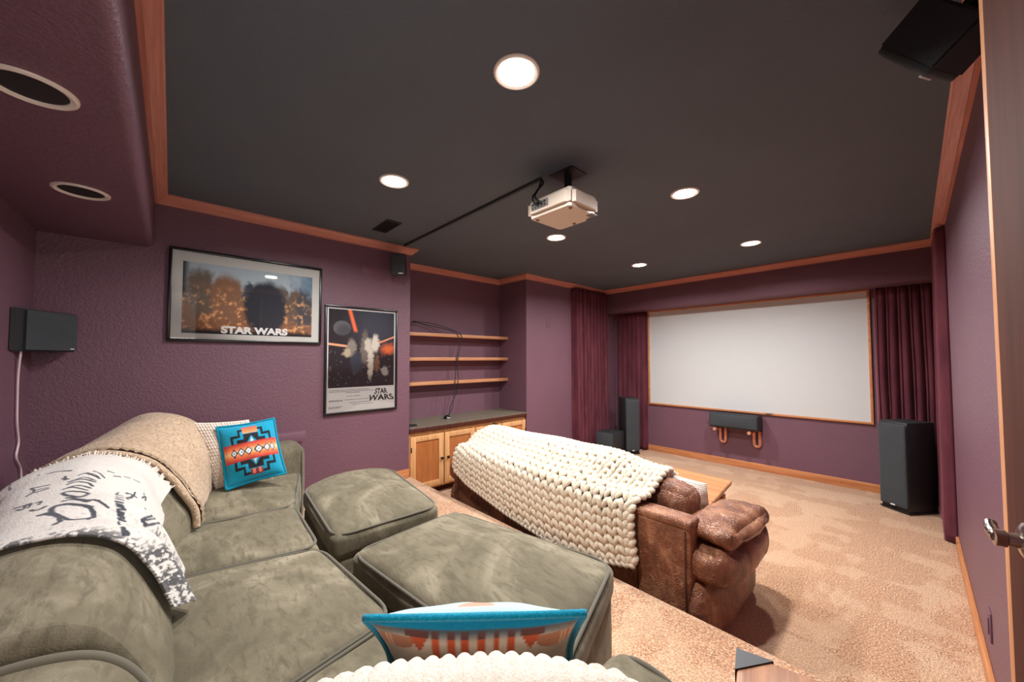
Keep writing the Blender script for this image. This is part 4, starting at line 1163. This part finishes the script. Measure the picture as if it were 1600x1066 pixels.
obj('base', B(X0+.03, X1-.03, 1.95, 2.56, .05, .28, bev=.02), M['leather'], ls)
for x in (X0+.12, X1-.12):
    for y in (1.93, 2.46): obj('foot', B(x-.04, x+.04, y-.03, y+.03, 0, .055, bev=.006), M['door'], ls)
sw = (X1-X0-.34)/3
for k in range(3):
    a_ = X0+.17+k*sw
    bm = softbox(sw/2-.004, .27, .075, .05, (.01, .03, .03), 16, None, .010, 6, k*3); bmesh.ops.translate(bm, verts=bm.verts, vec=(a_+sw/2, 2.36, .355)); obj('seat_cushion', bm, M['leather'], ls, 60)
bw = (X1-X0-.10)/3
for k in range(3):
    a_ = X0+.02+k*(bw+.008)
    bm = softbox(bw/2, .085, .135, .06, (.012, .028, .030), 20, None, .016, 8, 3+k*4); xf(bm, (a_+bw/2, 2.115, .530 if k == 2 else .555), (.10, 0, 0)); obj('back_cushion', bm, M['leather'], ls, 60)
def arm(sg, xc):
    bm = softbox(.065, .34, .15, .055, (.045, .07, .0), 18, None, .016, 7, xc); bmesh.ops.translate(bm, verts=bm.verts, vec=(xc, 2.24, .158)); obj('arm_panel', bm, M['leather'], ls, 60)
    bm = softbox(.105, .350, .088, .055, (.035, .022, .012), 22, None, .018, 10, xc+3); xf(bm, (xc+sg*.030, 2.235, .350), (-.06, 0, 0)); obj('arm_roll', bm, M['leather'], ls, 60)
    bm = softbox(.115, .325, .048, .045, (.02, .03, .030), 22, None, .020, 7, xc+7); xf(bm, (xc+sg*.030, 2.27, .485), (-.10, sg*.10, 0)); ap = obj('arm_pillow', bm, M['leather'], ls, 60)
    bm = bmesh.new(); lp = [(xc+sg*.03+.128*math.copysign(abs(math.cos(a))**.6, math.cos(a)), 2.27+.345*math.copysign(abs(math.sin(a))**.6, math.sin(a)), .478-.035*math.sin(a)) for a in np.linspace(0, 2*PI, 60, endpoint=False)]
    tube(bm, lp, .006, 6, True); obj('piping', bm, M['leather_dark'], ap)
arm(1, -.735); arm(-1, -2.775)

# chunky knit blanket
KP = [(1.822, 0), (1.818, .50), (1.825, .575), (1.865, .612), (1.95, .655), (2.04, .715), (2.12, .742), (2.20, .735), (2.28, .69), (2.34, .62)]
def knit_prof(u, n=80):
    zb = float(np.interp(u, [0, .12, .27, .40, .60, .70, .88, 1], [.43, .35, .30, .255, .215, .205, .24, .29]))
    pts = [(KP[0][0], zb), (KP[0][0]-.004, (zb+.50)/2)]+KP[1:]
    dz = .02*noise.noise(Vector((u*5, 3, 1)))
    pts = [(a, b+(dz-.07*ss(np.array(u), .80, 1.0)*.6+(-.05*(1-ss(np.array(u), 0, .08))) if b > .62 else 0)) for a, b in pts]
    return resample(pts, n)
def knit_pt(u, v):
    p = knit_prof(u); k = v*79; a_ = int(min(k, 78)); q = p[a_]+(p[a_+1]-p[a_])*(k-a_)
    x = -2.69+(1.665)*u+.02*math.sin(v*7+u*3)
    return Vector((x, q[0], q[1]))
NC, NR = 25, 19
PR = {}
G = np.zeros((NC*4+1, NR*3+1, 3))
for i in range(NC*4+1):
    p = knit_prof(i/(NC*4))
    for j in range(NR*3+1):
        v = j/(NR*3); k = v*79; a_ = int(min(k, 78)); q = p[a_]+(p[a_+1]-p[a_])*(k-a_)
        G[i, j] = (-2.69+1.665*i/(NC*4)+.02*math.sin(v*7+i/(NC*4)*3), q[0], q[1])
def gsample(u, v):
    fu, fv = min(max(u, 0), 1)*(NC*4), min(max(v, 0), 1)*(NR*3); i, j = int(min(fu, NC*4-1)), int(min(fv, NR*3-1)); a_, b_ = fu-i, fv-j
    return Vector(G[i, j]*(1-a_)*(1-b_)+G[i+1, j]*a_*(1-b_)+G[i+1, j+1]*a_*b_+G[i, j+1]*(1-a_)*b_)
def stitch(bm, c, du, dv, nn, tilt, L, wd, hgt):
    d = (dv*math.cos(tilt)+du*math.sin(tilt)).normalized(); s_ = nn.cross(d).normalized()
    rows = []
    for i in range(7):
        t_ = -1+2*i/6; r = math.sqrt(max(0, 1-t_*t_))**.8*(1+.22*t_); rows.append([])
        for k in range(7):
            a = 2*PI*k/7
            rows[-1].append(bm.verts.new(c+d*(t_*L)+s_*(math.cos(a)*wd*r)+nn*(math.sin(a)*hgt*r+hgt*.55*(1-t_*t_))))
    for a, b in zip(rows, rows[1:]):
        for k in range(7):
            try: bm.faces.new((a[k], a[(k+1) % 7], b[(k+1) % 7], b[k]))
            except ValueError: pass
sb = bmesh.new(); rs = random.Random(8)
for i in range(NC):
    for j in range(NR):
        for sg in (-1, 1):
            u = (i+.5+sg*.25)/NC+rs.uniform(-.04, .04)/NC; v = (j+.5)/NR+rs.uniform(-.06, .06)/NR
            c = gsample(u, v); du = (gsample(u+.01, v)-gsample(u-.01, v)).normalized(); dv = gsample(u, v+.02)-gsample(u, v-.02); Lr = (gsample(u, (j+1)/NR)-gsample(u, j/NR)).length
            dv.normalize(); nn = du.cross(dv).normalized()
            if nn.y > .6 or nn.z < -.5: nn = -nn
            stitch(sb, c+nn*.012, du, dv, nn, sg*(.30+rs.uniform(-.12, .12)), Lr*.84, .0160, .0165)
# edge braid all round
def braid(path):
    for k in range(len(path)-1):
        a, b = Vector(path[k]), Vector(path[k+1]); d = (b-a); L = d.length
        if L < 1e-5: continue
        nn = Vector((0, -.8, .6)); s_ = d.normalized().cross(nn)
        if s_.length < .1: nn = Vector((1, 0, .2)); s_ = d.normalized().cross(nn)
        s_.normalize(); nn = s_.cross(d.normalized())
        for sg in (-1, 1): stitch(sb, (a+b)/2+s_*sg*.010+nn*.008, s_, d.normalized(), nn, sg*.5, L*.85, .018, .017)
braid([gsample(k/44, .004) for k in range(45)]); braid([gsample(.002, k/20) for k in range(21)]); braid([gsample(.998, k/20) for k in range(21)])
t = thing('knit_blanket', 'chunky cream knit blanket draped over the back of the leather sofa', 'blanket', (-1.85, 2.0, .6))
obj('stitches', sb, M['wool'], t, 80)
solo('waffle_pillow', pillow((-1.02, 2.24, .44), (-.86, 2.42, .43), (-.87, 2.40, .615), (-1.06, 2.28, .665), .06, 70, .04, None, None, waffle_relief(16, 16, .006), 0, .6), M['waffle'],
     'small cream waffle pillow on the leather sofa, beyond the brown cushion', 'pillow', origin=(-.95, 2.33, .44))

# ------------------------------------------------------------------ coffee table
t = thing('coffee_table', 'long wooden coffee table before the leather sofa', 'table', (-1.5, 3.05, 0))
q = [(-2.02, 2.76), (-.96, 2.70), (-1.025, 3.36), (-2.05, 3.44)]
bm = bmesh.new(); prism(bm, q, .35, .38, 'Z'); bmesh.ops.bevel(bm, geom=bm.edges[:], offset=.004, segments=2, affect='EDGES'); obj('tabletop', bm, M['table'], t)
bm = bmesh.new(); c_ = np.mean(q, 0); qi = [tuple(c_+(np.array(p)-c_)*.88) for p in q]; prism(bm, qi, .27, .3495, 'Z'); obj('apron', bm, M['table'], t)
for p in qi:
    x, y = c_+(np.array(p)-c_)*.97; obj('leg', B(x-.03, x+.03, y-.03, y+.03, 0, .269, bev=.004), M['table'], t)
